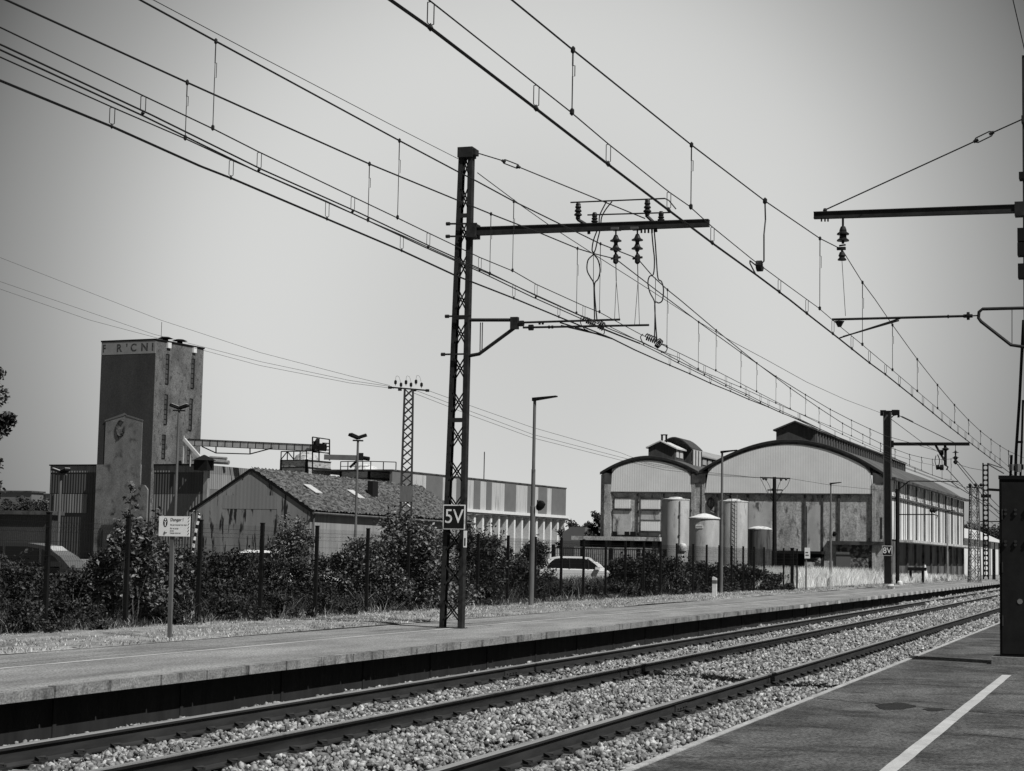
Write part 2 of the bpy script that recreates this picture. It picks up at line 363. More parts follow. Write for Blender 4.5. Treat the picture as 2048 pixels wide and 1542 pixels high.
def stones(P, r, base, jit):
    V, F = base; n = len(P); k = len(V)
    S = r[:, None] * rng.uniform(.45, 1.5, (n, 3))
    v_ = V[None] * (1 + rng.uniform(-jit, jit, (n, k, 1))); v_ = v_ * S[:, None, :]
    q = rng.normal(size=(n, 4)); q /= np.linalg.norm(q, axis=1)[:, None]; w, x, y, z = q.T
    Rm = np.stack([1 - 2 * (y * y + z * z), 2 * (x * y - w * z), 2 * (x * z + w * y), 2 * (x * y + w * z), 1 - 2 * (x * x + z * z), 2 * (y * z - w * x), 2 * (x * z - w * y), 2 * (y * z + w * x), 1 - 2 * (x * x + y * y)], 1).reshape(n, 3, 3)
    v_ = np.einsum('nij,nkj->nki', Rm, v_) + P[:, None, :]
    return v_.reshape(-1, 3), (F[None] + (np.arange(n) * k)[:, None, None]).reshape(-1, 3)
VV = []; FF = []; off = 0
for y0, y1, dens, rad, base, x1 in ((9.5, 17, 560, .021, ico(), -2.9), (17, 27, 520, .0225, ico(), -2.9), (27, 45, 330, .031, octa(), -2.9), (45, 80, 130, .046, octa(), -2.9), (80, 170, 26, .1, octa(), -2.9)):
    n = int((x1 + 10.0) * (y1 - y0) * dens); X = rng.uniform(-10.0, x1, n); Y = rng.uniform(y0, y1, n)
    if y0 < 12: keep = (Y > 9.5 + (-(X + 2.9)) * .45); X, Y = X[keep], Y[keep]
    Z = np.array([bedz(a) for a in X]) + rng.uniform(-.01, .055, len(X))
    near = np.min(np.abs(X[:, None] - np.array(RX)[None]), axis=1)
    keep = near > .135; X, Y, Z, near = X[keep], Y[keep], Z[keep], near[keep]
    Z -= .04 * np.clip((.26 - near) / .13, 0, 1)
    Z += .018 * np.sin(X * 5.1 + 1) * np.sin(Y * 2.3) + .012 * np.sin(Y * 6.7 + X * 3)
    v_, f_ = stones(np.stack([X, Y, Z], 1), np.full(len(X), rad) * rng.uniform(.6, 1.5, len(X)), base, .36)
    VV.append(v_); FF.append(f_ + off); off += len(v_)
tagit(npmesh('ballast', np.concatenate(VV), np.concatenate(FF), M['stones']), kind='stuff')

# dry grass verge behind the far platform
mb = MB(); xs = [-13.13, -13.3, -14.0, -15.2, -16.4, -17.5, -19]; zz = [ZF + .015, ZF + .04, ZF + .03, ZF + .02, ZF - .02, ZF - .08, .12]
ysl = list(range(-10, 260, 3))
mb.add([(x, y, z + random.uniform(-.02, .02)) for y in ysl for x, z in zip(xs, zz)], [(r * 7 + i, r * 7 + i + 1, (r + 1) * 7 + i + 1, (r + 1) * 7 + i) for r in range(len(ysl) - 1) for i in range(6)])
tagit(build('grass_verge', mb, M['grassbed']), kind='structure')
mb = MB(); mb.box(-60, -18.9, 0, 330, -.41, .11)
tagit(build('weedy_ground', mb, M['weedbed']), kind='structure')
mb = MB(); mb.box(-220, -60, 0, 330, -.41, .06)
tagit(build('factory_yard', mb, M['yard']), kind='structure')

def blades(P, h, w, lean):
    """P (n,3) roots; each blade a tapering two-segment strip"""
    n = len(P); a = rng.uniform(0, 2 * PI, n); b = rng.uniform(0, 2 * PI, n)
    dx = np.stack([np.cos(a), np.sin(a), np.zeros(n)], 1) * (w / 2)[:, None]
    ld = np.stack([np.cos(b), np.sin(b), np.zeros(n)], 1) * (lean * h)[:, None]
    up = np.zeros((n, 3)); up[:, 2] = h
    mid = P + up * .55 + ld * .35; tip = P + up * (1 - .15 * lean[:, None]) + ld
    V = np.stack([P - dx, P + dx, mid + dx * .8, mid - dx * .8, tip], 1).reshape(-1, 3)
    o = (np.arange(n) * 5)[:, None]
    F = np.concatenate([o + np.array([[0, 1, 2]]), o + np.array([[0, 2, 3]]), o + np.array([[3, 2, 4]])], 0)
    return V, F
def field(name, m, regs, kind='stuff', **kw):
    VV = []; FF = []; off = 0
    for (x0, x1, y0, y1, n, h0, h1, w, l0, l1, z) in regs:
        n = int(n); cx_ = rng.uniform(x0, x1, max(4, n // 14)); cy_ = rng.uniform(y0, y1, max(4, n // 14)); idx = rng.integers(0, len(cx_), n)
        sp = .10 + .05 * h1
        X = cx_[idx] + rng.normal(0, sp, n); Y = cy_[idx] + rng.normal(0, sp, n)
        if x1 < -13: X = np.minimum(X, max(x1, -13.2))
        Z = np.full(n, z) if not callable(z) else z(X, Y)
        v_, f_ = blades(np.stack([X, Y, Z], 1), rng.uniform(h0, h1, n), rng.uniform(.6, 1.3, n) * w, rng.uniform(l0, l1, n))
        VV.append(v_); FF.append(f_ + off); off += len(v_)
    return tagit(npmesh(name, np.concatenate(VV), np.concatenate(FF), m), kind=kind)
zv = lambda X, Y: np.interp(-X, [13.1, 14, 16.4, 17.5, 19], [ZF + .02, ZF + .03, ZF - .02, ZF - .08, .12])
field('dry_grass', M['blade'], [(-17.0, -13.2, 17, 34, 15000, .012, .055, .011, .3, 1.3, zv), (-17.0, -13.2, 34, 60, 12000, .015, .065, .016, .3, 1.3, zv), (-17, -13.2, 60, 120, 9000, .02, .08, .03, .3, 1.2, zv),
                                (-13.35, -13.15, 17, 80, 5000, .02, .07, .015, .3, 1.2, ZF + .01), (-17.0, -16.3, 18, 60, 1400, .06, .22, .015, .2, .9, zv)])
field('weeds', M['weed'], [(-21, -16.9, 20, 40, 24000, .12, .75, .016, .15, .9, .15), (-23, -17.0, 40, 62, 20000, .15, .8, .022, .15, .9, .15), (-22, -16.6, 62, 90, 18000, .2, .9, .03, .15, .7, .15), (-17.2, -15.9, 20, 84, 11000, .05, .26, .016, .3, 1.1, .24)])
field('tall_dry_grass', M['blade2'], [(-22.5, -15.4, 88, 118, 27000, .3, 1.3, .04, .1, .7, .15), (-17.5, -14.0, 118, 150, 6500, .3, .8, .06, .1, .45, .15), (-21, -15.6, 82, 92, 6000, .3, .9, .04, .1, .45, .15)])
field('mixed_weeds', M['blade'], [(-19, -13.6, 118, 170, 5000, .2, .7, .05, .1, .5, .15), (-20, -16.8, 62, 84, 2500, .3, .9, .03, .1, .4, .15), (-17.6, -16.4, 21, 40, 170, .25, .85, .010, .1, .9, .15), (-17.8, -16.6, 40, 62, 260, .25, .8, .014, .1, .9, .15)])

# ================================================================ MESH FENCE
FP = [20.2, 22.7, 25.16, 27.65, 30.28, 32.89, 35.54, 38.35, 40.9, 43.5, 46.0, 48.55, 51.12, 53.8, 56.25, 58.35, 60.32, 62.3, 64.23, 66.15, 68.24, 70.03, 71.78, 73.6, 75.36, 77.11, 78.76, 82.19, 84.73]
def fx(y): return -16.4 - .5 * (y - 20) / 36 if y < 56 else -16.9 + 1.9 * (y - 56) / 30
fence = thing('mesh_fence', 'dark welded mesh fence on square black posts behind the far platform', 'fence', (fx(FP[0]), FP[0], .2))
pm = MB(); pm.box(-.035, .035, -.03, .03, -.1, 1.98); pm.box(-.04, .04, -.035, .035, 1.98, 2.0)
pme = None
for i, y in enumerate(FP):
    if pme is None: o = build('post', pm, M['black'], fence); pme = o.data
    else: o = D.objects.new('post', pme); COL.objects.link(o); o.parent = fence
    o.location = (fx(y) - fx(FP[0]), y - FP[0], 0)
    if i + 1 < len(FP):
        y2 = FP[i + 1]; a = Vector((fx(y), y, .2)); b = Vector((fx(y2), y2, .2)); nb = int((b - a).length / .052); w = .0045 if y < 45 else .006
        d = (b - a).normalized(); nrm = Vector((d.y, -d.x, 0)); mb = MB()
        for k in range(1, nb):
            p = a + (b - a) * k / nb
            zs = [(.08, 0), (1.22, 0), (1.30, .035), (1.38, 0), (1.68, 0), (1.76, .035), (1.84, 0), (1.93, 0)]
            q = [p + Vector((0, 0, z)) + nrm * s_ for z, s_ in zs]
            mb.tube(q, w / 2, 3, cap=False)
        for z in (.1, .3, .5, .7, .9, 1.1, 1.22, 1.3, 1.38, 1.53, 1.68, 1.76, 1.84):
            s_ = .035 if z in (1.3, 1.76) else .004
            mb.bar(a + Vector((0, 0, z)) + nrm * s_, b + Vector((0, 0, z)) + nrm * s_, w, w)
        build('mesh_panel', mb, M['black'], fence, world=True, fix=False)
# gate posts where the fence ends
for px, lab in ((1584, 'thick black gate post at the end of the mesh fence'),):
    p = at(px, 1176, 84.2); mb = MB(); mb.box(-.07, .07, -.07, .07, -.15, 2.0); mb.box(-.09, .09, -.09, .09, 2.0, 2.03)
    o = build('gate_post', mb, M['black']); o.location = (p.x, p.y, .2); tagit(o, lab, 'post')

# ================================================================ SHRUBS, TREES
def leaves(C, size, upbias=.35):
    n = len(C); nr = rng.normal(size=(n, 3)); nr[:, 2] = np.abs(nr[:, 2]) + upbias; nr /= np.linalg.norm(nr, axis=1)[:, None]
    t = rng.normal(size=(n, 3)); t -= nr * np.sum(t * nr, 1)[:, None]; t /= np.linalg.norm(t, axis=1)[:, None]; b = np.cross(nr, t)
    s_ = (size * rng.uniform(.6, 1.4, n))[:, None]
    V = np.stack([C - t * s_, C - b * s_ * .55 + nr * s_ * .18, C + t * s_, C + b * s_ * .55 + nr * s_ * .18], 1).reshape(-1, 3)
    o = (np.arange(n) * 4)[:, None]
    return V, np.concatenate([o + np.array([[0, 1, 2]]), o + np.array([[0, 2, 3]])], 0)
def clumps(n, rx, ry, h, seed, nl, lean=.0, z0=.1):
    """leaf centres in an uneven heap of clumps"""
    g = np.random.default_rng(seed); cs = []
    for k in range(n):
        a = g.uniform(0, 2 * PI); t = g.uniform(0, 1) ** .6; z = g.uniform(z0, 1) ** .9
        rr = (1 - z ** 2.2) ** .5 * .95 + .12
        cs.append((math.cos(a) * rx * rr * t, math.sin(a) * ry * rr * t, z * h * .90, g.uniform(.10, .25) * (rx + h) / 2))
    cs = np.array(cs); idx = g.integers(0, n, nl); d = g.normal(size=(nl, 3)); d /= np.linalg.norm(d, axis=1)[:, None]
    P = cs[idx, :3] + d * (cs[idx, 3] * g.uniform(.35, 1.05, nl))[:, None]
    P[:, 2] = np.clip(P[:, 2], .03, None); return P
def bush(label, x, y, z, rx, ry, h, nl, size, m, seed, cat='bush', group='bushes along the fence', shoots=5, name='bush'):
    root = thing(name, label, cat, (x, y, z), group=group)
    P = clumps(int(18 + 14 * rx * h), rx, ry, h, seed, nl)
    g = np.random.default_rng(seed + 5); st = MB(); extra = []
    for k in range(shoots + 4):
        a = g.uniform(0, 2 * PI); t = g.uniform(.1, .8); tip = Vector((math.cos(a) * rx * t, math.sin(a) * ry * t, h * g.uniform(.8, 1.15) if k < shoots else h * .6))
        mid = Vector((tip.x * .5, tip.y * .5, tip.z * .55)) + Vector(g.uniform(-.08, .08, 3)); st.tube([(tip.x * .15, tip.y * .15, 0), mid, tip], [.018, .012, .004], 4)
        if k < shoots:
            for q in range(26): s_ = g.uniform(.55, 1); p = mid.lerp(tip, s_) if s_ > .5 else mid; extra.append((p.x + g.normal() * .06, p.y + g.normal() * .06, p.z + g.normal() * .05))
    P = np.concatenate([P, np.array(extra)]) if extra else P
    V, F = leaves(P, size); npmesh('foliage', V, F, M[m], root); build('stem', st, M['twig'], root, fix=False)
    return root
def onfence(px, k):  # point on the sight line, k times as far away as the fence
    d = ray(px, 1150)
    for y in np.arange(15, 90, .1):
        if abs(d[0] / d[1] * y) >= abs(fx(y)) and False: break
    lo, hi = 10., 110.
    for _ in range(50):
        mid = (lo + hi) / 2
        if d[0] / d[1] * mid > fx(mid): lo = mid
        else: hi = mid
    y = lo * k; return d[0] / d[1] * y, y
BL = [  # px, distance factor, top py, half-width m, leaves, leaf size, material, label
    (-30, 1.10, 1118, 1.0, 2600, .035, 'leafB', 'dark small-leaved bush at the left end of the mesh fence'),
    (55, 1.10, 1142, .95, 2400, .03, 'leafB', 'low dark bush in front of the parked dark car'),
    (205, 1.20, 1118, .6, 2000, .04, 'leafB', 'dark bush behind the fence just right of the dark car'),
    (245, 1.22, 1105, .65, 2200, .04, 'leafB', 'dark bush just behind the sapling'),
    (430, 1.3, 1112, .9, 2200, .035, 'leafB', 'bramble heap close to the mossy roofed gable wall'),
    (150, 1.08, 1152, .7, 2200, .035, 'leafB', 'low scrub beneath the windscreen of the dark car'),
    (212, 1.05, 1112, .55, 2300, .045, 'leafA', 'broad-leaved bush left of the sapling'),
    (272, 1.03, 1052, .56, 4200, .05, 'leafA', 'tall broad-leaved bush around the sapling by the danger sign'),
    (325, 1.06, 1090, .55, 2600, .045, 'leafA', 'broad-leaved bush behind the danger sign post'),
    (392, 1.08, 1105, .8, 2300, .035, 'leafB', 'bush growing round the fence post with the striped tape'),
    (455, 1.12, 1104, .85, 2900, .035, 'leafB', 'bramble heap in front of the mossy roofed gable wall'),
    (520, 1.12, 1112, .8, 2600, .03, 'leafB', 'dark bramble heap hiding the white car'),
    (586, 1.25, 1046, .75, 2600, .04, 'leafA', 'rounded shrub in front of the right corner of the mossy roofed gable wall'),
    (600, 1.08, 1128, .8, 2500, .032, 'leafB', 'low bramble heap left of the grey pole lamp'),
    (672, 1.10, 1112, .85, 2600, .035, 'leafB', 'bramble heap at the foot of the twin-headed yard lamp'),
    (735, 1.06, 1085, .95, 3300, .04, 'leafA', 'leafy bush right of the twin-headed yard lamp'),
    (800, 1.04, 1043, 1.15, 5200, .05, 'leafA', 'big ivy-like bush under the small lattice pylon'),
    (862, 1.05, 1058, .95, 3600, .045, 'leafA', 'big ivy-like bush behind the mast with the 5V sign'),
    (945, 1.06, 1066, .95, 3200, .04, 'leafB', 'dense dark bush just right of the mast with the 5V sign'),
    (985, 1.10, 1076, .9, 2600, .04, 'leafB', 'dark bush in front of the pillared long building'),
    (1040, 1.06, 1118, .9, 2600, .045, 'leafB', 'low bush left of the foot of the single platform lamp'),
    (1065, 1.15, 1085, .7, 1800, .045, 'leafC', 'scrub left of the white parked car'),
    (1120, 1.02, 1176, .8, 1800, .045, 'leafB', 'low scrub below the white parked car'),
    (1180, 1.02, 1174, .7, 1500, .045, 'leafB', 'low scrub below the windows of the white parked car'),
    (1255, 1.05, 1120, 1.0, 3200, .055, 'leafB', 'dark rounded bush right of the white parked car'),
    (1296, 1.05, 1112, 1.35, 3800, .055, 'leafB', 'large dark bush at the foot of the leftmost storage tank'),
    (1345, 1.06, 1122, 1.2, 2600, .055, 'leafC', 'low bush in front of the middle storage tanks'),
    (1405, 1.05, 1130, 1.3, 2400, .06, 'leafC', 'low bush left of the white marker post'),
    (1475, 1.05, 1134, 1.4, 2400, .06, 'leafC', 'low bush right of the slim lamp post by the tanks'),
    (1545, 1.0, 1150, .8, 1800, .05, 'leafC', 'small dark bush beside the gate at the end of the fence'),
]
for i, (px, k, ty, rr, nl, sz, mm, lab) in enumerate(BL):
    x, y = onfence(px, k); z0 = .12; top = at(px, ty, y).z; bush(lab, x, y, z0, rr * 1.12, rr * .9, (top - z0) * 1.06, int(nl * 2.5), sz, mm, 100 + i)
SK = [(40, 1.0), (135, 1.0), (330, 1.0), (455, 1.0), (560, 1.0), (660, 1.0), (790, .99), (955, 1.0), (1240, 1.0)]
NM = ['at the left end of the fence', 'under the dark parked car', 'behind the danger sign post', 'left of the hidden white car', 'under the rounded shrub', 'under the twin-headed yard lamp by the mossy roof', 'at the foot of the ivy-like bush', 'just right of the 5V mast foot', 'before the yard railing']
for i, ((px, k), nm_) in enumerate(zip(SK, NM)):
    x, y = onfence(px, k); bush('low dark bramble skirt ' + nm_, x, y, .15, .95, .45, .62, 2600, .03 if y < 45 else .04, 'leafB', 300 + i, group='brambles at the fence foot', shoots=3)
# sapling standing above the bushes
x, y = onfence(252, 1.01)
root = thing('sapling', 'thin sapling rising above the bushes in front of the tower foot', 'sapling', (x, y, .15))
st = MB(); H_ = at(252, 958, y).z - .15; sp = [Vector((.0, 0, 0)), Vector((-.05, .02, H_ * .4)), Vector((-.03, 0, H_ * .7)), Vector((.10, 0, H_))]
st.tube(sp, [.03, .022, .014, .004], 5); P = []
for k in range(16):
    t = .35 + .6 * k / 16; b0 = sp[1].lerp(sp[3], (t - .3) / .7) if t > .4 else sp[1]; a = k * 2.4; ln = .34 * (1.15 - t)
    tip = b0 + Vector((math.cos(a) * ln, math.sin(a) * ln, .12)); st.tube([b0, tip], [.008, .003], 4)
    for q in range(11): p = b0.lerp(tip, random.uniform(.3, 1.1)); P.append((p.x + random.gauss(0, .035), p.y + random.gauss(0, .035), p.z + random.gauss(0, .03)))
V, F = leaves(np.array(P), .05); npmesh('foliage', V, F, M['leafA'], root); build('trunk', st, M['twig'], root, fix=False)

def tree(label, x, y, z, r, h, nl, size, m, seed, th=.35, group=None, cat='tree', name='tree'):
    root = thing(name, label, cat, (x, y, z), group=group); g = np.random.default_rng(seed)
    tk = MB(); tk.tube([(0, 0, -.2), (g.normal() * .1, 0, h * .35), (g.normal() * .2, .1, h * .8)], [h * .035, h * .025, h * .008], 7); cs = []
    for k in range(18):
        a = k * 2.4; t = .3 + .65 * k / 18; ln = r * (1.15 - abs(t - .55) * 1.5) * g.uniform(.5, .95)
        b0 = Vector((0, 0, h * t * .85)); tip = b0 + Vector((math.cos(a) * ln, math.sin(a) * ln, h * .12)); tk.tube([b0, b0.lerp(tip, .5) + Vector((0, 0, .1)), tip], [h * .012, h * .008, h * .003], 5)
        for q in (.45, .8, 1.05): p = b0.lerp(tip, q); cs.append((p.x, p.y, p.z, r * g.uniform(.16, .32)))
    cs = np.array(cs); idx = g.integers(0, len(cs), nl); d = g.normal(size=(nl, 3)); d /= np.linalg.norm(d, axis=1)[:, None]
    P = cs[idx, :3] + d * (cs[idx, 3] * g.uniform(.3, 1.05, nl))[:, None] * np.array([1, 1, .75])
    V, F = leaves(P, size); npmesh('crown', V, F, M[m], root); build('trunk', tk, M['bark'], root, fix=False); return root
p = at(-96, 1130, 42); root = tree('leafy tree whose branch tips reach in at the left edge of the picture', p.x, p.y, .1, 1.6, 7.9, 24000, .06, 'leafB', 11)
TL = [(30, 235, 992, 5, 'small round tree before the flat roofs at the far left'), (62, 235, 985, 5, 'pointed tree before the flat roofs at the far left'), (88, 235, 996, 4, 'low tree against the left end of the ribbed shed'), (8, 235, 1005, 6, 'dark tree furthest left before the flat roofs'),
      (1155, 215, 1036, 3.5, 'round tree in the gap between the long striped building and the arched warehouse'), (1190, 230, 1048, 4, 'dark tree filling the gap left of the arched warehouse'), (1203, 175, 1015, 2.5, 'tree touching the left corner of the arched warehouse'), (1172, 240, 1052, 4, 'low tree behind the small concrete block'),
      (1940, 300, 1040, 8, 'tree behind the right end of the arched warehouse'), (1975, 310, 1044, 9, 'tree behind the perforated far mast'), (2010, 300, 1046, 9, 'pale tree nearest the black cabinet at the right'), (2060, 300, 1040, 9, 'tree hidden partly behind the black cabinet'), (-40, 235, 1000, 6, 'tree cut by the left edge of the picture')]
for i, (px, Y, ty, r, lab) in enumerate(TL):
    p = at(px, 1130, Y); h = at(px, ty, Y).z - .1; tree(lab, p.x, p.y, 0, r * .8, h, 2600, .22 if Y > 200 else .17, 'leafC', 40 + i, group='trees on the skyline')
# ================================================================ BUILDINGS
M.update(
    clad=mat('pale_cladding', .78, .70, .6, rough=.6, wave=(0, .21, .0022), fine=.04),
    cladside=mat('white_wall_panel', .70, .62, .7, rough=.7, fine=.08, dark=.33, dscale=.5, dlo=.6, dhi=.72, dstretch=(1, 1, .4)),
    conc=mat('stained_concrete', .48, .24, .9, stretch=(1, 1, .35), rough=.9, bump=.02, bscale=3, fine=.38, fscale=9, dark=.11, dscale=1.3, dlo=.54, dhi=.66, dstretch=(1.8, 1.8, .7)),
    concdk=mat('dark_concrete', .045, .09, .9, stretch=(1, 1, .4), rough=.9, dark=.02, dscale=1),
    conclt=mat('pale_render', .52, .36, .9, stretch=(1, 1, .4), rough=.9, fine=.3, dark=.10, dscale=1.6, dlo=.54, dhi=.64, dstretch=(1, 1, .35)),
    roofdk=mat('dark_roof', .06, .10, .6, stretch=(1, .4, 1), rough=.9, wave=(1, .9, .04), dark=.03, dscale=.4),
    roofrib=mat('arched_roof_sheet', .11, .06, .4, rough=.8, wave=(1, 1.1, .06)),
    mono=mat('lantern_wood', .035, .07, 2, stretch=(3, 3, .4), rough=.9, fine=.2),
    pale=mat('pale_frame', .5, .4, 2, rough=.8),
    glassdk=mat('dark_glazing', .03, .09, .8, stretch=(1, 1, .6), rough=.3, spec=.5),
    recess=mat('black_opening', .006, rough=.9),
    towdk=mat('tower_dark_render', .034, .050, .35, stretch=(1, 1, .3), rough=.95, fine=.3, fscale=8),
    towside=mat('tower_side_concrete', .075, .15, .5, stretch=(1, 1, .6), rough=.95, fine=.45, fscale=7, dark=.05, dscale=1.6, dlo=.54, dhi=.64, dstretch=(1, 1, .8)),
    towin=mat('tower_patch_concrete', .20, .13, .6, stretch=(1, 1, .7), rough=.95, fine=.3, fscale=8, dark=.06, dscale=.8, dlo=.55, dhi=.68, dstretch=(.8, 1, .8)),
    ribdk=mat('ribbed_sheet_dark', .045, .06, .6, stretch=(1, 1, .2), rough=.8, wave=(0, .42, .05)),
    ribmid=mat('ribbed_sheet_grey', .12, .18, .8, stretch=(2, 1, .1), rough=.8, wave=(0, .42, .06)),
    ribside=mat('ribbed_sheet_pale', .20, .28, .8, stretch=(1, 2, .1), rough=.8, wave=(1, .42, .06)),
    gable=mat('gable_sheet', .17, .24, .9, stretch=(1.6, 1, .12), rough=.85, fine=.2, dark=.015, dscale=1.2, dlo=.54, dhi=.59, dstretch=(2.2, 1, .3)),
    gableside=mat('pale_side_sheet', .30, .22, 1.2, stretch=(1, 2.5, .12), rough=.85, fine=.08, dark=.1, dscale=1, dlo=.62, dhi=.7, dstretch=(1, 1.4, .3)),
    moss=mat('mossy_roof', .06, .15, 3.4, stretch=(1, .6, 1), lo=.42, hi=.6, rough=.95, bump=.14, bscale=4, fine=.6, dark=.02, dscale=3.6, dlo=.5, dhi=.58, dstretch=(1.6, .5, 1.6)),
    stripA=mat('striped_dark', .14, .12, .6, rough=.8),
    stripB=mat('striped_pale', .46, .36, .7, stretch=(1, 2, .15), rough=.8, fine=.1, dark=.12, dscale=.9, dlo=.55, dhi=.7, dstretch=(1, 2.2, .18)),
    tank=mat('weathered_tank', .48, .30, .9, stretch=(1, 1, .3), rough=.8, fine=.25, dark=.16, dscale=1.6, dlo=.56, dhi=.70, dstretch=(1.8, 1.8, .4)),
    tanktop=mat('tank_lid', .62, .5, 3, rough=.7, dark=.3, dscale=3),
    tankdk=mat('dark_tank', .12, .08, .9, stretch=(1, 1, .2), rough=.85, dark=.03, dscale=1.2, dlo=.5, dhi=.62, dstretch=(2, 2, .3)),
    rubble=mat('rubble_masonry', .2, .05, 3, lo=.44, hi=.52, rough=.95, bump=.08, bscale=5),
    silo=mat('silo_metal', .5, .3, 1, stretch=(1, 1, 4), rough=.6, metal=.1, dark=.10, dscale=2, dlo=.54, dhi=.62, dstretch=(1, 1, 3)),
)
def frame_pt(root, u, v, z): 
    a = root.rotation_euler[2]; return Vector((root.location.x + u * math.cos(a) - v * math.sin(a), root.location.y + u * math.sin(a) + v * math.cos(a), z))
# ---------------------------------------------------------------- twin arched goods warehouse
H = thing('arched_warehouse', 'large concrete goods warehouse with two arched white-clad gables, a small one and a big one', 'warehouse', (-19.31, 150, 0), -R(1.27))
def arch(x0, z0, xa, za, x1, z1, n=20, p=1.9):
    a = [(xa - (xa - x0) * t, za - (za - z0) * (t ** p)) for t in [1 - i / n for i in range(n + 1)]]
    b = [(xa + (x1 - xa) * t, za - (za - z1) * (t ** p)) for t in [i / n for i in range(1, n + 1)]]
    return a + b
AO = arch(-24.5, 8.75, -20.24, 10.16, -15.85, 8.85); BO = arch(-15.75, 8.9, -8.06, 11.53, .22, 8.4)
def inset(A, dz, x0, x1, zl, zr, rad=.75):
    out = []
    for x, z in A:
        if x0 <= x <= x1:
            d = min(x - x0, x1 - x); drop = rad * .75 * (1 - math.sqrt(max(0, 1 - (1 - min(d, rad) / rad) ** 2)))
            out.append((x, z - dz - drop))
    return out
AI = inset(AO, .28, -23.5, -16.42, 0, 0); BI = inset(BO, .30, -15.24, -1.22, 0, 0, 1.0)
# concrete surround of the gables, built as bands between outer arch and inner opening
def band(mb, outer, inner, y0, y1):
    P = outer + list(reversed(inner)); mb.prism(P, y0, y1)
mb = MB()
for O_, I_ in ((AO, AI), (BO, BI)):
    oo = [p for p in O_ if I_[0][0] <= p[0] <= I_[-1][0]]
    for i in range(len(I_) - 1): mb.prism([I_[i], I_[i + 1], oo[i + 1], oo[i]], -.12, .5)
mb.prism([AO[0], AO[1], (AI[0][0], AI[0][1]), (-23.5, 7.9), (-24.1, 7.9), (-24.1, 8.6)], -.12, .5)
mb.box(-16.42, -15.24, -.14, .5, 8.0, 8.75)
mb.prism([(-1.22, BI[-1][1]), (-1.22, 8.0), (.02, 8.0), (.25, 8.45), BO[-1], (-.6, 8.78)], -.14, .5)
build('gable_surround', mb, M['concdk'], H)
mb = MB(); mb.prism([(-23.5, 7.22)] + AI + [(-16.42, 7.22)], -.10, .2); mb.prism([(-15.24, 7.18)] + BI + [(-1.22, 7.18)], -.10, .2)
build('white_gable_cladding', mb, M['clad'], H)
mb = MB(); mb.box(-23.5, -16.42, -.13, .25, 7.13, 7.218); mb.box(-15.24, -1.22, -.13, .25, 7.08, 7.178)
build('cladding_sill', mb, M['concdk'], H)
mb = MB(); mb.box(-23.5, -16.3, .05, .4, 0, 7.128); mb.box(-15.24, -1.22, .05, .4, 0, 7.078); mb.box(-16.1, -15.5, -.02, .4, 0, 8.0)
build('front_wall', mb, M['conc'], H)
mb = MB()
for a, b, zt in ((-24.1, -23.5, 7.9), (-16.42, -16.1, 8.0), (-15.5, -15.24, 8.0)): mb.box(a, b, -.1, .5, 0, zt)
build('corner_pillar', mb, M['conc'], H)
mb = MB(); mb.box(-1.22, .0, -.1, .5, 0, 8.0); mb.box(-1.26, -1.0, -.16, -.1, 0, 8.0)
build('corner_pillar', mb, M['conc'], H)
for u, w in ((-21.15, .12), (-18.85, .10), (-6.8, .16), (-5.34, .14), (-3.98, .18), (-11.6, .14), (-14.2, .12)):
    mb = MB(); mb.box(u - w / 2, u + w / 2, -.04, .05, 0, 7.07); build('pilaster', mb, M['concdk'], H)
for u0, u1, z0, z1 in ((-23.17, -21.82, 5.79, 6.63), (-20.85, -19.21, 5.77, 6.60), (-20.83, -19.19, 3.91, 4.77), (-18.6, -16.5, 5.75, 6.6)):
    mb = MB(); mb.box(u0, u1, -.03, .05, z0, z1); f_ = build('blocked_window', mb, mat('window_sheet', .78, .7, 1, rough=.7, wave=(0, .16, .002)), H)
    q = MB(); q.box(u0 - .15, u1 + .15, -.12, .05, z0 - .13, z0 - .01); q.box(u0 - .05, u1 + .05, -.06, .05, z1 + .01, z1 + .07); build('sill', q, M['concdk'], f_)
mb = MB(); mb.box(-23.3, -21.7, -.01, .05, 3.55, 5.6); build('render_patch', mb, M['conclt'], H)
mb = MB(); mb.box(-20.85, -19.15, -.01, .05, 4.85, 5.6); build('render_patch', mb, M['conclt'], H)
mb = MB(); mb.box(-20.85, -19.15, -.01, .05, 3.45, 3.75); build('render_patch', mb, M['conclt'], H)
for u in (-23.15, -22.05, -21.55, ): 
    mb = MB(); mb.box(u - .22, u + .22, -.015, .05, 3.42, 3.82); build('vent_hole', mb, M['recess'], H)
mb = MB(); mb.box(-13.2, -9.6, 0, .05, .2, 6.4); mb.box(-6.6, -5.5, 0, .05, .3, 6.2); build('render_patch', mb, M['conclt'], H)
# ring emblem on the wall
mb = MB(); pts = [(-14.73 + .28 * math.cos(t * PI / 10), -.03, 6.35 + .42 * math.sin(t * PI / 10)) for t in range(21)]; mb.tube(pts, .07, 5); mb.bar((-14.73, -.03, 5.7), (-14.73, -.03, 6.75), .08); mb.bar((-14.7, -.03, 5.7), (-14.3, -.03, 5.55), .07)
build('ring_emblem', mb, M['recess'], H)
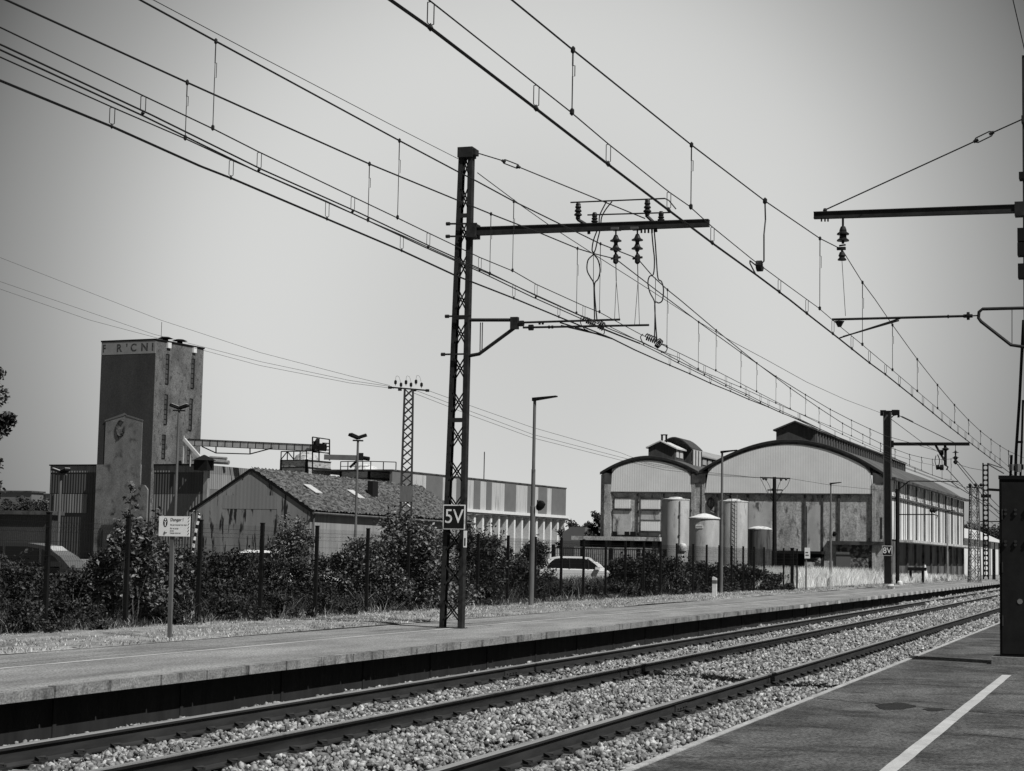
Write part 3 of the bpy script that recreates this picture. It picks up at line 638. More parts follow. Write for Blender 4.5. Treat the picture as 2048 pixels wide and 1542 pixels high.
# doorway and rubble infill at the right of the front
mb = MB(); mb.box(-4.9, -.3, -.35, .05, 3.0, 3.3); build('door_lintel', mb, M['concdk'], H)
mb = MB(); mb.box(-4.2, -.9, -.03, .05, .2, 3.0); build('rubble_wall', mb, M['rubble'], H)
mb = MB(); mb.box(-.9, -.45, -.06, .05, .2, 2.95); build('door_jamb', mb, M['conclt'], H)
mb = MB(); mb.box(-4.2, -3.0, -.06, -.03, .2, 2.2); build('door', mb, M['stripA'], H)
mb = MB(); mb.box(-4.2, -3.1, -.075, -.061, 2.21, 2.42); build('name_board', mb, M['white'], H)
mb = MB(); mb.box(-9.5, -5.1, -1.6, .04, 2.2, 2.42); mb.box(-9.4, -5.2, -.02, .045, .0, 2.2); build('loading_canopy', mb, M['recess'], H)
mb = MB(); mb.box(-6.5, -5.2, -1.4, -1.35, .2, 1.9); build('graffiti_panel', mb, mat('graffiti_panel', .5, .05, 1.6, lo=.46, hi=.52, rough=.8), H)
# right side wall: recessed lower storey, canopy, tall white panels
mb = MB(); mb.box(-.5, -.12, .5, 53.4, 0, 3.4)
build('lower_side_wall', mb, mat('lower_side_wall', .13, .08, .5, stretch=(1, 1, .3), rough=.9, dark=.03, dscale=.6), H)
mb = MB(); mb.box(-.5, -.02, .5, 53.4, 3.55, 8.45); build('upper_side_wall', mb, M['cladside'], H)
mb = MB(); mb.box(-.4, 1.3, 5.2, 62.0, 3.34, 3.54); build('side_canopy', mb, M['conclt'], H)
ym = [.5 + 52.9 * i / 10 for i in range(11)]
for i, y in enumerate(ym):
    mb = MB(); w = .30; mb.box(-.12, .06, y - w / 2, y + w / 2, 0, 3.33); mb.box(-.02, .10, y - w / 2, y + w / 2, 3.56, 8.4); build('side_pilaster', mb, M['concdk'], H)
    if i < 10:
        for k in (1, 2, 3):
            q = MB(); yy = y + 5.29 * k / 4 + (.3 if k == 2 else 0); q.box(-.02, .03, yy - .035, yy + .035, 3.56, 8.4); build('panel_joint', q, M['concdk'], H)
mb = MB(); mb.box(-.02, .13, .5, 53.4, 6.9, 7.08); build('side_band', mb, M['concdk'], H)
for i in range(30):
    y = 1.2 + i * 1.76; mb = MB(); mb.box(-.02, .015, y, y + .7, 7.25, 8.1)
    build('high_side_window', mb, mat('side_glazing', .3, .5, .6, rough=.4), H)
# roofs
def roofshell(A, y0, y1, th=.14):
    mb = MB(); B_ = [(x, z + th) for x, z in A]
    for i in range(len(A) - 1): mb.prism([A[i], A[i + 1], B_[i + 1], B_[i]], y0, y1)
    return mb
build('small_arched_roof', roofshell(AO, -.15, 52), M['roofrib'], H)
build('big_arched_roof', roofshell([p for p in BO], -.15, 53.6), M['roofrib'], H)
mb = MB(); mb.bar((.45, -.2, 8.42), (.45, 53.8, 8.5), .34, .22); build('eave_gutter', mb, M['concdk'], H)
mb = MB(); mb.box(-24.6, -24.1, .5, 52, 0, 8.7); build('left_side_wall', mb, M['conc'], H)
mb = MB(); mb.box(-24.1, -.5, 52.9, 53.2, 0, 8.6); build('rear_wall', mb, M['conc'], H)
for A_ in (AO, BO):
    mb = MB()
    for i in range(len(A_) - 1): (a0, z0), (a1, z1) = A_[i], A_[i + 1]; mb.prism([(a0, z0 - .10), (a1, z1 - .10), (a1, z1 + .09), (a0, z0 + .09)], -.19, -.153)
    build('arch_fascia', mb, mat('tarred_fascia', .012, .03, 2, rough=.9), H)
# lantern on the big arch
mb = MB(); mb.prism([(-9.28, 11.2), (-6.0, 11.2), (-6.0, 12.42), (-7.66, 13.1), (-9.28, 12.42)], .25, .5); L1 = build('roof_lantern', mb, M['mono'], H)
mb = MB()
mb.prism([(-9.5, 12.36), (-7.66, 13.1), (-7.66, 13.22), (-9.5, 12.48)], 0, 52); mb.prism([(-7.66, 13.1), (-5.8, 12.36), (-5.8, 12.48), (-7.66, 13.22)], 0, 52); build('lantern_roof', mb, M['roofdk'], L1)
mb = MB(); mb.box(-6.14, -6.06, .5, 52, 11.0, 12.4); mb.box(-9.2, -9.1, .5, 52, 11.0, 12.4); mb.box(-9.2, -6.06, 51.9, 52, 11, 12.4); build('lantern_glazing', mb, mat('lantern_side', .20, .3, 1, rough=.6), L1)
mb = MB(); y = .6
while y < 52: mb.box(-6.06, -5.94, y, y + .55, 10.9, 12.4); y += 1.3
build('lantern_posts', mb, M['mono'], L1)
# lantern group on the small arch
mb = MB(); mb.prism([(-20.32, 9.9), (-18.0, 9.9), (-18.0, 10.93), (-19.24, 11.52), (-20.32, 11.0)], .25, 3.2); L2 = build('front_lantern', mb, M['mono'], H)
mb = MB(); mb.prism([(-20.5, 10.93), (-19.24, 11.52), (-19.24, 11.62), (-20.5, 11.05)], .05, 3.4); mb.prism([(-19.24, 11.52), (-17.8, 10.86), (-17.8, 10.98), (-19.24, 11.62)], .05, 3.4); build('lantern_roof', mb, M['tanktop'], L2)
mb = MB(); mb.box(-18.0, -17.95, .7, 1.5, 10.2, 10.8); mb.box(-18.0, -17.95, 1.9, 2.8, 10.2, 10.8); build('lantern_window', mb, M['pale'], L2)
mb = MB(); mb.box(-19.4, -19.28, .9, 1.1, 11.4, 12.1); mb.box(-19.02, -18.9, .9, 1.1, 11.4, 12.1); mb.box(-19.42, -18.88, .85, 1.15, 12.1, 12.18); build('chimney_frame', mb, M['black'], L2)
BAR = [(-20.3 + 2.9 * i / 10, 10.95 + 1.1 * math.sin(PI * (.12 + .84 * i / 10))) for i in range(11)]
mb = roofshell(BAR, 3.6, 7.4, .1); mb.prism([(-20.3, 9.6)] + BAR + [(-17.4, 9.6)], 3.9, 4.0); L3 = build('barrel_lantern', mb, M['mono'], H)
mb = MB(); mb.box(-17.5, -17.42, 3.9, 7.2, 9.7, 11.0); build('barrel_glazing', mb, M['pale'], L3)
for k in range(4):
    mb = MB(); mb.box(-17.42, -17.36, 3.95 + k * 1.0, 4.1 + k * 1.0, 9.7, 11.05); build('glazing_bar', mb, M['mono'], L3)
mb = MB(); mb.prism([(-20.2, 10.75), (-19.1, 11.3), (-18.0, 10.75), (-18.0, 9.8), (-20.2, 9.8)], 7.5, 40); L4 = build('rear_lantern', mb, M['mono'], H)
mb = MB(); mb.prism([(-20.3, 10.78), (-19.1, 11.4), (-17.8, 10.7), (-17.8, 10.82), (-19.1, 11.52), (-20.3, 10.9)], 7.5, 40.2); build('lantern_roof', mb, mat('lantern_roof_grey', .3, .22, 1, rough=.8), L4)
mb = MB(); y = 7.9
while y < 39: mb.box(-18.0, -17.95, y, y + 1.3, 10.05, 10.6); y += 1.9
build('lantern_window', mb, mat('lantern_pane', .30, .42, 1, rough=.4), L4)
# ---------------------------------------------------------------- dock at the left of the warehouse
p = at(1146, 1130, 147); q = at(1322, 1130, 147)
mb = MB(); z1 = at(1215, 1073, 147).z; w = q.x - p.x
dk = thing('loading_dock', 'long concrete loading dock slab with dark space beneath, left of the storage tanks', 'loading dock', (p.x, 147, 0))
mb.box(0, w, -.6, 2.4, z1 - .32, z1); build('deck', mb, M['conc'], dk)
mb = MB(); mb.box(.4, w - .2, .6, 2.2, 0, z1 - .33); build('undercroft', mb, M['recess'], dk)
for k in range(4):
    mb = MB(); mb.box(1.2 + k * 1.9, 1.5 + k * 1.9, -.3, .6, 0, z1 - .33); build('pier', mb, M['concdk'], dk)
mb = MB(); mb.box(.2, w - .6, -.45, -.38, .9, z1 - .9); build('parapet', mb, M['conc'], dk)
p = at(1124, 1130, 185); q = at(1169, 1130, 185); z1 = at(1150, 1054, 185).z
mb = MB(); mb.prism([(0, 0), (q.x - p.x, 0), (q.x - p.x, z1), (.9, z1), (0, z1 - .6)], 0, 4); cb = build('concrete_block', mb, M['stripA']); cb.location = (p.x, 185, 0)
tagit(cb, 'small grey concrete block building between the striped building and the dock', 'building')
# ---------------------------------------------------------------- storage tanks
def tankat(pl, pr, ty, Y, label, body, lid, kind):
    a = at(pl, ty, Y); b = at(pr, ty, Y); r = (b.x - a.x) / 2 * .97; z = (a.z + b.z) / 2
    t = thing('storage_tank', label, 'storage tank', ((a.x + b.x) / 2, Y, 0), group='storage tanks before the warehouse')
    mb = MB(); mb.lathe([(r, 0), (r, z)], n=40); build('shell', mb, body, t, smooth=True)
    mb = MB()
    if kind == 'cone': mb.lathe([(r * 1.07, -.03), (r * 1.07, .05), (r * .75, .16), (r * .4, .31), (r * .1, .38)], (0, 0, z), 40)
    elif kind == 'flat': mb.lathe([(r * 1.03, 0), (r * 1.03, .06), (r * .5, .14), (r * .45, .22), (r * .2, .24)], (0, 0, z), 40)
    else: mb.lathe([(r * 1.03, 0), (r * 1.02, .06), (r * .6, .2), (r * .1, .26)], (0, 0, z), 40)
    build('lid', mb, lid, t, smooth=False)
    return t, r, z
t, r, z = tankat(1324, 1379, 1000, 137.5, 'tall weathered tank with pipe down its front, leftmost of the four', M['tank'], M['tanktop'], 'flat')
mb = MB(); mb.tube([(r * .55, -r * .9, .5), (r * .55, -r * .9, z - .1)], .05, 6); build('pipe', mb, M['galv'], t)
for zz in (2.6, 3.4, 4.9): mb = MB(); mb.lathe([(.07, 0), (.07, .12)], (r * .55, -r * .93, zz), 8); build('flange', mb, M['galv'], t)
mb = MB(); mb.lathe([(.05, .0), (.28, .2), (.32, .5), (.2, .75), (.05, .8)], (r * .8, -r * .85, 2.0), 12); build('vent_cowl', mb, M['tanktop'], t, smooth=True)
mb = MB(); mb.tube([(r * .62, -r * .86, 1.2), (r * .75, -r * .9, 1.7), (r * .8, -r * .85, 2.1)], .05, 6); build('pipe', mb, M['galv'], t)
t, r, z = tankat(1379, 1439, 1037, 133.5, 'short tank with white conical lid and a small name plate', M['tank'], M['white'], 'cone')
mb = MB(); mb.box(-.4, .15, -r - .03, -r + .12, z - .75, z - .5); build('name_plate', mb, M['white'], t)
mb = MB(); mb.box(-.36, .11, -r - .035, -r - .03, z - .68, z - .58); build('plate_band', mb, mat('plate_grey', .25, rough=.6), t)
t, r, z = tankat(1437, 1496, 1004, 137, 'tall pale tank brightest on its right side, right of the short white-lidded tank', M['tank'], M['tanktop'], 'flat')
mb = MB(); mb.lathe([(.12, .15), (.12, .45), (.3, .47), (.3, .52), (.08, .54), (.08, .7)], (-.2, 0, z), 10); build('top_vent', mb, M['black'], t)
mb = MB()
for sx in (-.2, .2): mb.tube([(r * .3 + sx, -r * 1.02, .4), (r * .3 + sx, -r * 1.02, z + .5)], .025, 4)
for k in range(int(z / .3)): mb.tube([(r * .3 - .2, -r * 1.02, .5 + k * .3), (r * .3 + .2, -r * 1.02, .5 + k * .3)], .015, 4)
build('ladder', mb, M['galvdk'], t)
t, r, z = tankat(1496, 1544, 1059, 134, 'short dark stained tank, rightmost of the four', M['tankdk'], M['tanktop'], 'dome')
mb = MB(); p = at(1310, 1130, 110); z0 = at(1310, 1122, 110).z; z1 = at(1310, 1107, 110).z
for k in range(2): mb.box(k * 1.1, k * 1.1 + .6, 0, .5, z0, z1)
mb.box(-.1, 2.9, 0, .5, -.4, z0); o = build('white_container', mb, M['pale']); o.location = (p.x, 110, 0); tagit(o, 'low white boxes standing behind the fence at the foot of the leftmost tank', 'container')
# ---------------------------------------------------------------- inner railing beyond the white car
p = at(1106, 1130, 96); q = at(1330, 1130, 104); zt = at(1150, 1096, 96).z
rl = thing('yard_railing', 'black vertical-bar yard railing behind the white parked car', 'railing', (p.x, p.y, 0)); mb = MB(); mb2 = MB()
d = q - p; d.z = 0; n = int(d.length / .16)
for k in range(n): c = d * k / n; mb.bar((c.x, c.y, .15), (c.x, c.y, zt), .03)
build('bars', mb, M['black'], rl); mb2.bar((0, 0, zt), (d.x, d.y, zt), .06); mb2.bar((0, 0, .25), (d.x, d.y, .25), .06); build('rails', mb2, M['black'], rl)
for k in range(5): c = d * k / 4; mb = MB(); mb.box(c.x - .09, c.x + .09, c.y - .06, c.y + .06, 0, zt + .18 if k == 0 else zt + .06); build('post', mb, M['black'], rl)

# ---------------------------------------------------------------- gable house with mossy roof
G = thing('mossy_roofed_shed', 'low gabled shed of stained sheets with a mossy corrugated roof and two pale rooflights', 'shed', (-54.2, 115, 0), -R(1.2))
mb = MB(); mb.prism([(-9.3, 0), (-.15, 0), (-.15, 4.4), (-4.83, 7.2), (-9.3, 4.4)], 0, .2); build('gable_wall', mb, M['gable'], G)
mb = MB(); mb.prism([(-7.0, 4.5), (-2.7, 4.5), (-2.7, 5.45), (-3.6, 5.45), (-3.6, 6.2), (-4.83, 6.95), (-6.0, 6.2), (-6.0, 5.45), (-7.0, 5.45)], -.012, 0); build('newer_sheet', mb, mat('newer_sheet', .22, .19, .6, stretch=(1, 1, .2), rough=.8, wave=(0, .3, .002)), G)
mb = MB(); mb.box(-.4, -.15, .2, 30.5, 0, 4.35); build('side_wall', mb, M['gableside'], G)
mb = MB(); mb.box(-9.3, -.4, 30.3, 30.5, 0, 4.4); mb.box(-9.3, -9.1, .2, 30.3, 0, 4.4); build('rear_wall', mb, M['gable'], G)
def lumpy(x0, z0, x1, z1, y0, y1, nx, ny, amp):
    mb = MB(); vs = []
    for j in range(ny + 1):
        for i in range(nx + 1):
            s_ = i / nx; y = y0 + (y1 - y0) * j / ny; row = (s_ * 7) % 1
            vs.append((x0 + (x1 - x0) * s_, y, z0 + (z1 - z0) * s_ + .10 * (1 - row) * .6 + random.uniform(-amp, amp) + (.05 if j % 3 == 0 else 0)))
    mb.add(vs, [(j * (nx + 1) + i, j * (nx + 1) + i + 1, (j + 1) * (nx + 1) + i + 1, (j + 1) * (nx + 1) + i) for j in range(ny) for i in range(nx)]); return mb
rf = build('roof', lumpy(-4.83, 7.36, .15, 4.40, -.08, 30.6, 42, 170, .06), M['moss'], G)
mb = MB(); mb.prism([(-9.6, 4.25), (-4.83, 7.2), (-4.83, 7.34), (-9.6, 4.39)], -.05, 30.6); mb.prism([(-4.83, 7.2), (.1, 4.2), (.1, 4.3), (-4.83, 7.3)], -.05, 30.5); build('roof_boards', mb, M['moss'], rf)
for y, s0, s1 in ((4.6, .36, .56), (11.5, .40, .60), (19.5, .62, .76)):
    mb = MB(); f_ = lambda s_: (-4.83 + 4.98 * s_, 7.34 - 2.96 * s_ + .14); a = f_(s0); b = f_(s1)
    mb.prism([a, b, (b[0], b[1] + .05), (a[0], a[1] + .05)], y, y + (1.1 if y < 15 else .6)); build('rooflight', mb, M['pale'], rf)
mb = MB(); mb.box(-2.75, -2.3, 15.0, 16.0, 5.7, 7.15); build('chimney', mb, M['recess'], rf)
mb = MB(); mb.bar((-9.65, -.06, 4.28), (-4.83, -.06, 7.3), .05, .16); mb.bar((-4.83, -.06, 7.3), (.2, -.06, 4.3), .05, .16); build('bargeboard', mb, M['black'], G)
mb = MB(); mb.tube([(.2, -.2, 4.27), (.2, 30.5, 4.22)], .09, 6); mb.tube([(.1, .3, 4.2), (.0, .3, 3.9), (.0, .3, .1)], .06, 6); build('gutter', mb, M['galvdk'], G)

# ---------------------------------------------------------------- grain tower and ribbed shed
T = thing('grain_tower', 'tall windowless concrete grain tower with dark front and faded lettering along the top', 'tower', (-115.3, 200, 0), -R(6.5))
mb = MB(); mb.box(-9.7, -1.25, 0, 10.25, 0, 27.6); build('shaft', mb, M['towside'], T)
mb = MB(); mb.box(-9.68, -1.27, -.06, 0, 0, 25.95); build('dark_facing', mb, M['towdk'], T)
mb = MB(); mb.box(-9.7, -1.25, -.08, 0, 25.98, 27.62); lp = build('lettering_band', mb, mat('lettering_ground', .24, .19, 1.2, rough=.9, fine=.15), T)
mb = MB(); mb.box(-9.8, -1.15, -.12, 10.35, 27.63, 27.83); build('coping', mb, M['black'], T)
mb = MB(); mb.box(-9.55, -2.7, -.3, 0, 0, 12.0); mb.box(-2.7, -1.5, -.3, 0, 0, 8.8); mb.prism([(-2.7, 8.8), (-1.5, 8.8), (-1.6, 9.0), (-2.0, 9.4), (-2.7, 9.5)], -.3, 0)
mb.prism([(-8.5, 12.0), (-2.8, 12.0), (-2.8, 17.45), (-5.3, 18.1), (-5.9, 18.1), (-8.5, 17.5)], -.14, -.06); build('pale_facing', mb, M['towin'], T)
mb = MB(); mb.prism([(-8.65, 17.5), (-5.75, 18.15), (-5.4, 18.3), (-5.3, 18.1), (-2.65, 17.45), (-2.65, 17.6), (-5.3, 18.3), (-5.6, 18.5), (-8.65, 17.65)], -.18, -.14); build('facing_coping', mb, M['stripA'], T)
ink = mat('faded_ink', .025, .09, 2.5, lo=.45, hi=.62, rough=.9)
for s_, u, xs in (('F', -9.25, .8), ('R', -6.9, 1), ("'", -5.7, 1), ('C', -4.65, 1), ('N', -2.95, 1.1), ("I", -1.7, 1)):
    textmesh('faded_letter', s_, 1.35, ink, lp, (u, -.085, 26.75), offset=.035, thick=.004, xs=xs)
mb = MB(); pts = [(-6.1 + .62 * math.cos(R(a)), -.16, 16.6 + 1.0 * math.sin(R(a))) for a in range(50, 330, 20)]; mb.tube(pts, .13, 4); mb.tube([(-5.5, -.16, 16.9), (-5.55, -.16, 16.1), (-6.0, -.16, 15.9)], .1, 4); mb.tube([(-6.5, -.16, 15.9), (-6.5, -.16, 15.2)], .1, 4); build('faded_emblem', mb, ink, T)
for y0, y1, z0, z1, n in ((2.13, 2.75, 22.35, 26.1, 6), (2.13, 2.75, 17.22, 20.96, 6), (1.93, 2.6, 12.9, 15.85, 5), (7.62, 8.25, 22.3, 26.1, 6), (7.5, 8.1, 16.84, 20.9, 6), (7.4, 8.0, 12.2, 15.6, 5)):
    mb = MB(); mb.box(-1.25, -1.2, y0 - .0, y1, z0, z1); f_ = build('window_strip', mb, M['glassdk'], T)
    q = MB(); q.box(-1.2, -1.17, y1 - .2, y1 + .05, z0, z1 + .05)
    for k in range(n + 1): zz = z0 + (z1 - z0) * k / n; q.box(-1.2, -1.16, y0, y1, zz - .04, zz + .04)
    build('window_bars', q, M['recess'], f_)
for y in (2.2, 7.7):
    mb = MB(); mb.box(-1.25, -1.0, y, y + .7, 26.9, 27.6); build('roof_outlet', mb, M['white'], T)
for u, y in ((-2.2, 3.2), (-2.0, 6.0)):
    mb = MB(); mb.lathe([(.35, 0), (.35, .35), (1.0, .4), (.5, .6)], (u, y, 27.83), 10); build('roof_cowl', mb, M['black'], T)
mb = MB(); mb.tube([(-2.0, 2, 27.8), (-2.0, 2, 30.2)], .04, 4); build('lightning_rod', mb, M['black'], T)
# ribbed shed that the tower rises from
S = thing('ribbed_shed', 'long dark ribbed-sheet shed standing on both sides of the grain tower foot', 'shed', (-115.3, 200, 0), -R(6.5))
for u0, u1 in ((-17.6, -9.75), (-1.2, 6.3)):
    mb = MB(); mb.box(u0, u1, .6, .9, 8.4, 11.05); build('dark_sheet_band', mb, M['ribdk'], S)
    mb = MB(); mb.box(u0, u1, .55, .9, 11.06, 11.9); build('top_sheet_band', mb, M['ribmid'], S)
    mb = MB(); mb.box(u0, u1, .62, .9, 0, 8.39); build('lower_sheet_wall', mb, M['ribmid'] if u0 > -5 else M['ribdk'], S)
    mb = MB(); mb.box(u0 - .1, u1 + .1, .4, 1.0, 11.91, 12.08); build('coping', mb, M['black'], S)
mb = MB(); mb.box(-16.9, -11.5, .5, .6, 5.9, 8.3); build('lower_sheet_patch', mb, M['ribmid'], S)
mb = MB(); mb.box(6.3, 6.9, .45, .95, 0, 12.0); build('corner_trim', mb, M['galv'], S)
mb = MB(); mb.box(6.5, 6.8, .95, 26, 0, 9.0); build('side_wall', mb, mat('ribbed_side_grey', .13, .17, .8, stretch=(1, 2, .1), rough=.8, wave=(1, .42, .06)), S)
mb = MB(); mb.box(6.5, 6.82, .95, 26, 9.01, 10.9); build('side_band', mb, M['ribside'], S)
mb = MB(); mb.box(6.5, 6.8, .95, 26, 10.91, 11.95); build('side_top', mb, mat('ribbed_side_grey2', .16, .2, .8, stretch=(1, 2, .1), rough=.8, wave=(1, .42, .06)), S)
mb = MB(); mb.add([(-17.6, .7, 11.85), (6.7, .7, 11.85), (6.7, 26, 11.85), (-17.6, 26, 11.85)], [(0, 1, 2, 3)]); mb.box(-17.6, -17.3, .9, 26, 0, 11.8); build('roof', mb, M['roofdk'], S, fix=False)
mb = MB(); mb.box(-8.3, -5.3, -.5, -.33, 0, 4.4); mb.box(-7.9, -5.7, -.6, -.5, .2, 4.0); build('loading_door', mb, M['towdk'], S)
# small roof things beside the tower
p = at(408, 921, 199); mb = MB(); mb.box(-.9, .9, -.9, .9, -1.2, 0); mb.lathe([(1.7, 0), (.9, .35), (.1, .7)], (0, 0, .0), 4); o = build('roof_ventilator', mb, M['black']); o.location = p; tagit(o, 'small black pitched ventilator on the ribbed shed roof right of the tower', 'ventilator')
p = at(425, 921, 203); mb = MB(); mb.tube([(-.4, 0, 0), (2.3, 0, -.15)], .28, 8); mb.tube([(-.4, 0, .5), (2.0, 0, .35)], .18, 8); o = build('roof_duct', mb, M['galv'], smooth=True); o.location = p + Vector((0, 0, -.1)); tagit(o, 'pale horizontal duct lying behind the black roof ventilator', 'duct')
p0 = at(368, 878, 199.5); p1 = at(401, 916, 199.5); mb = MB(); mb.bar((0, 0, 0), p1 - p0, .35); mb.bar((0, 0, .4), (0, 0, -3.0), .12); mb.bar((1.0, 0, -1), (1.0, 0, -3.4), .1); o = build('grain_chute', mb, M['pale']); o.location = p0; tagit(o, 'pale sloping chute leading down from the tower to the shed roof', 'chute')
# conveyor gallery
p0 = at(379, 885, 205); p1 = at(640, 897, 205); cv = thing('conveyor_gallery', 'long thin overhead conveyor gallery running from the tower to the square silo', 'conveyor', p0)
d = p1 - p0; mb = MB(); mb.bar((0, 0, 0), d, 1.0, .75); build('duct', mb, mat('conveyor_sheet', .42, .3, 1, stretch=(2, 1, 1), rough=.7), cv)
mb = MB(); 
for k in range(18): c = d * k / 17; mb.bar(c + Vector((0, -.52, -.38)), c + Vector((0, -.52, .42)), .05)
mb.bar(Vector((0, -.52, .42)), d + Vector((0, -.52, .42)), .08); mb.bar(Vector((0, -.52, -.4)), d + Vector((0, -.52, -.4)), .07); build('ribs', mb, M['black'], cv)
a = [at(404, 893, 204), at(432, 906, 204), at(500, 908, 204), at(545, 896, 204)]; mb = MB()
for i in range(3): mb.bar(a[i] - p0, a[i + 1] - p0, .13)
mb.bar(a[1] - p0, at(432, 893, 204) - p0, .12); mb.bar(a[2] - p0, at(500, 896, 204) - p0, .12); build('truss', mb, M['black'], cv)
# square silos
def silo(pl, pm_, pr, yt, yb, Y, label, topkind):
    a = at(pl, yb, Y); b = at(pm_, yb, Y); c = at(pr, yb, Y); zt = at(pm_, yt, Y).z; zb = a.z
    t = thing('square_silo', label, 'silo', (b.x, Y, 0), -R(12), group='silos beside the tower'); wl = b.x - a.x; wr = (c.x - b.x)
    dr = max(2.0, wr / math.sin(R(38)))
    mb = MB(); mb.box(-wl, 0, 0, dr, 6, zt); build('body', mb, M['silo'], t)
    mb = MB()
    for k in range(4):
        zz = zt - .9 * k; mb.box(-wl - .1, .1, -.1, 0, zz - .05, zz + .05); mb.box(0, .1, 0, dr, zz - .05, zz + .05)
    mb.box(-.12, .14, -.16, .1, zb - 2, zt + .1); mb.box(-wl - .1, -wl + .1, -.16, .1, zb - 2, zt + .1); build('ribs', mb, M['black'], t)
    return t, wl, dr, zt
t, wl, dr, zt = silo(555, 613, 658, 920, 942, 206, 'square metal silo under the end of the conveyor with a railed platform on top', 0)
mb = MB(); mb.lathe([(wl * .43, 0), (wl * .33, .7), (wl * .12, 1.2)], (-wl / 2, dr / 2, zt), 12); build('cone_top', mb, M['silo'], t, smooth=False)
mb = MB()
for k in range(5): u = -wl + wl * k / 4; mb.bar((u, -.1, zt), (u, -.1, zt + 1.1), .1)
mb.bar((-wl, -.1, zt + 1.1), (0, -.1, zt + 1.1), .12); mb.bar((-wl, -.1, zt + .1), (-wl * .75, -.1, zt + 1.1), .1); mb.bar((-wl * .75, -.1, zt + 1.1), (-wl * .5, -.1, zt + .1), .1); build('guard_rail', mb, M['black'], t)
t, wl, dr, zt = silo(674, 738, 782, 942, 960, 207, 'lower metal silo right of the conveyor platform, in front of the striped building', 0)
mb = MB(); mb.lathe([(wl * .43, 0), (wl * .3, .6), (wl * .1, 1.0)], (-wl / 2, dr / 2, zt), 12); build('cone_top', mb, M['tanktop'], t, smooth=False)
mb = MB()
for k in range(7): u = -wl + (wl + 2.4) * k / 6; mb.bar((u, -.1 + (max(0, u)) * 1, zt), (u, -.1 + max(0, u), zt + 1.2), .09)
mb.bar((-wl, -.1, zt + 1.2), (0, -.1, zt + 1.2), .1); mb.bar((0, -.1, zt + 1.2), (2.4, 2.3, zt + 1.2), .1); mb.bar((-wl, -.1, zt + .6), (0, -.1, zt + .6), .07); build('guard_rail', mb, M['black'], t)
# drive head platform cage
p0 = at(625, 940, 204); hc = thing('drive_platform', 'black cage platform with ladder around the conveyor drive head', 'platform', p0); g = lambda x, y, Y=204: at(x, y, Y) - p0
mb = MB()
for x0, y0, x1, y1 in ((625, 874, 625, 940), (659, 879, 659, 921), (638, 876, 638, 922), (625, 874, 659, 879), (628, 882, 628, 905), (645, 886, 659, 887), (651, 893, 659, 893), (651, 900, 659, 900), (651, 906, 659, 906), (638, 904, 659, 907), (625, 904, 640, 905)): mb.bar(g(x0, y0), g(x1, y1), .13)
build('cage', mb, M['black'], hc)
mb = MB(); mb.bar(g(626, 893), g(651, 897), .8, .5); mb.bar(g(640, 894), g(650, 895), .9, .9); mb.lathe([(.35, 0), (.3, .5), (.05, .9)], g(634, 890), 8); build('drive', mb, M['black'], hc)
p0 = at(648, 914, 204); p1 = at(725, 916, 206); cs = thing('short_conveyor', 'short dark covered conveyor between the two silos', 'conveyor', p0); d = p1 - p0
mb = MB(); mb.bar((0, 0, 0), d, .9, .6); build('duct', mb, mat('dark_sheet', .07, .1, 1, rough=.7), cs)
mb = MB(); mb.bar(d * .86 + Vector((0, 0, .15)), d * 1.02 + Vector((0, 0, .15)), 1.0, .9); mb.tube([d * 1.02, d * 1.02 + Vector((.8, 0, -.1))], .25, 8); mb.bar(d * .85 + Vector((0, 0, -.4)), d * .68 + Vector((0, 0, -1.2)), .3); build('motor_housing', mb, M['black'], cs)

# ---------------------------------------------------------------- long striped building on pillars
Q = thing('striped_building', 'long low building with dark and pale vertical stripes above a row of pale pillars', 'building', (-81.0, 260, 0), -R(5.8))
ys = [-54.3, -49, -45.2, -40.6, -36.6, -33.6, -31.4, -29.4, -27.5, -25.8, -21.6, -17.9, -13.9, -12.3, -10.1, -7.1, -5.3, 0]
for i in range(len(ys) - 1):
    mb = MB(); mb.box(-.3, 0 if i % 2 else .05, ys[i], ys[i + 1], 7.62, 11.6); build('wall_stripe', mb, M['stripA'] if i % 2 == 0 else M['stripB'], Q)
mb = MB(); mb.box(-14, .12, -54.4, .1, 11.61, 11.78); build('roof_edge', mb, M['concdk'], Q)
mb = MB(); mb.box(-.3, .5, -54.4, .3, 7.2, 7.6); build('floor_beam', mb, M['white'], Q)
mb = MB(); mb.box(-.3, .42, -54.4, .2, 6.95, 7.19); build('beam_shadow_strip', mb, M['concdk'], Q)  # dark strip standing in for the shade under the floor beam
mb = MB(); mb.box(-1.6, -1.4, -54.4, .1, 0, 6.9); build('inner_wall', mb, M['stripB'], Q)
for k in range(20):
    y = -.4 - k * 2.55; mb = MB(); mb.box(-1.4, .1, y - .25, y + .25, 0, 6.94); build('pillar', mb, M['white'], Q)
mb = MB(); mb.box(-13.5, -.4, -.6, 0, 0, 11.5); build('end_wall', mb, M['stripA'], Q)
mb = MB(); mb.bar((-4, -20, 11.7), (-4, -20, 16), .1); build('aerial', mb, M['black'], Q)

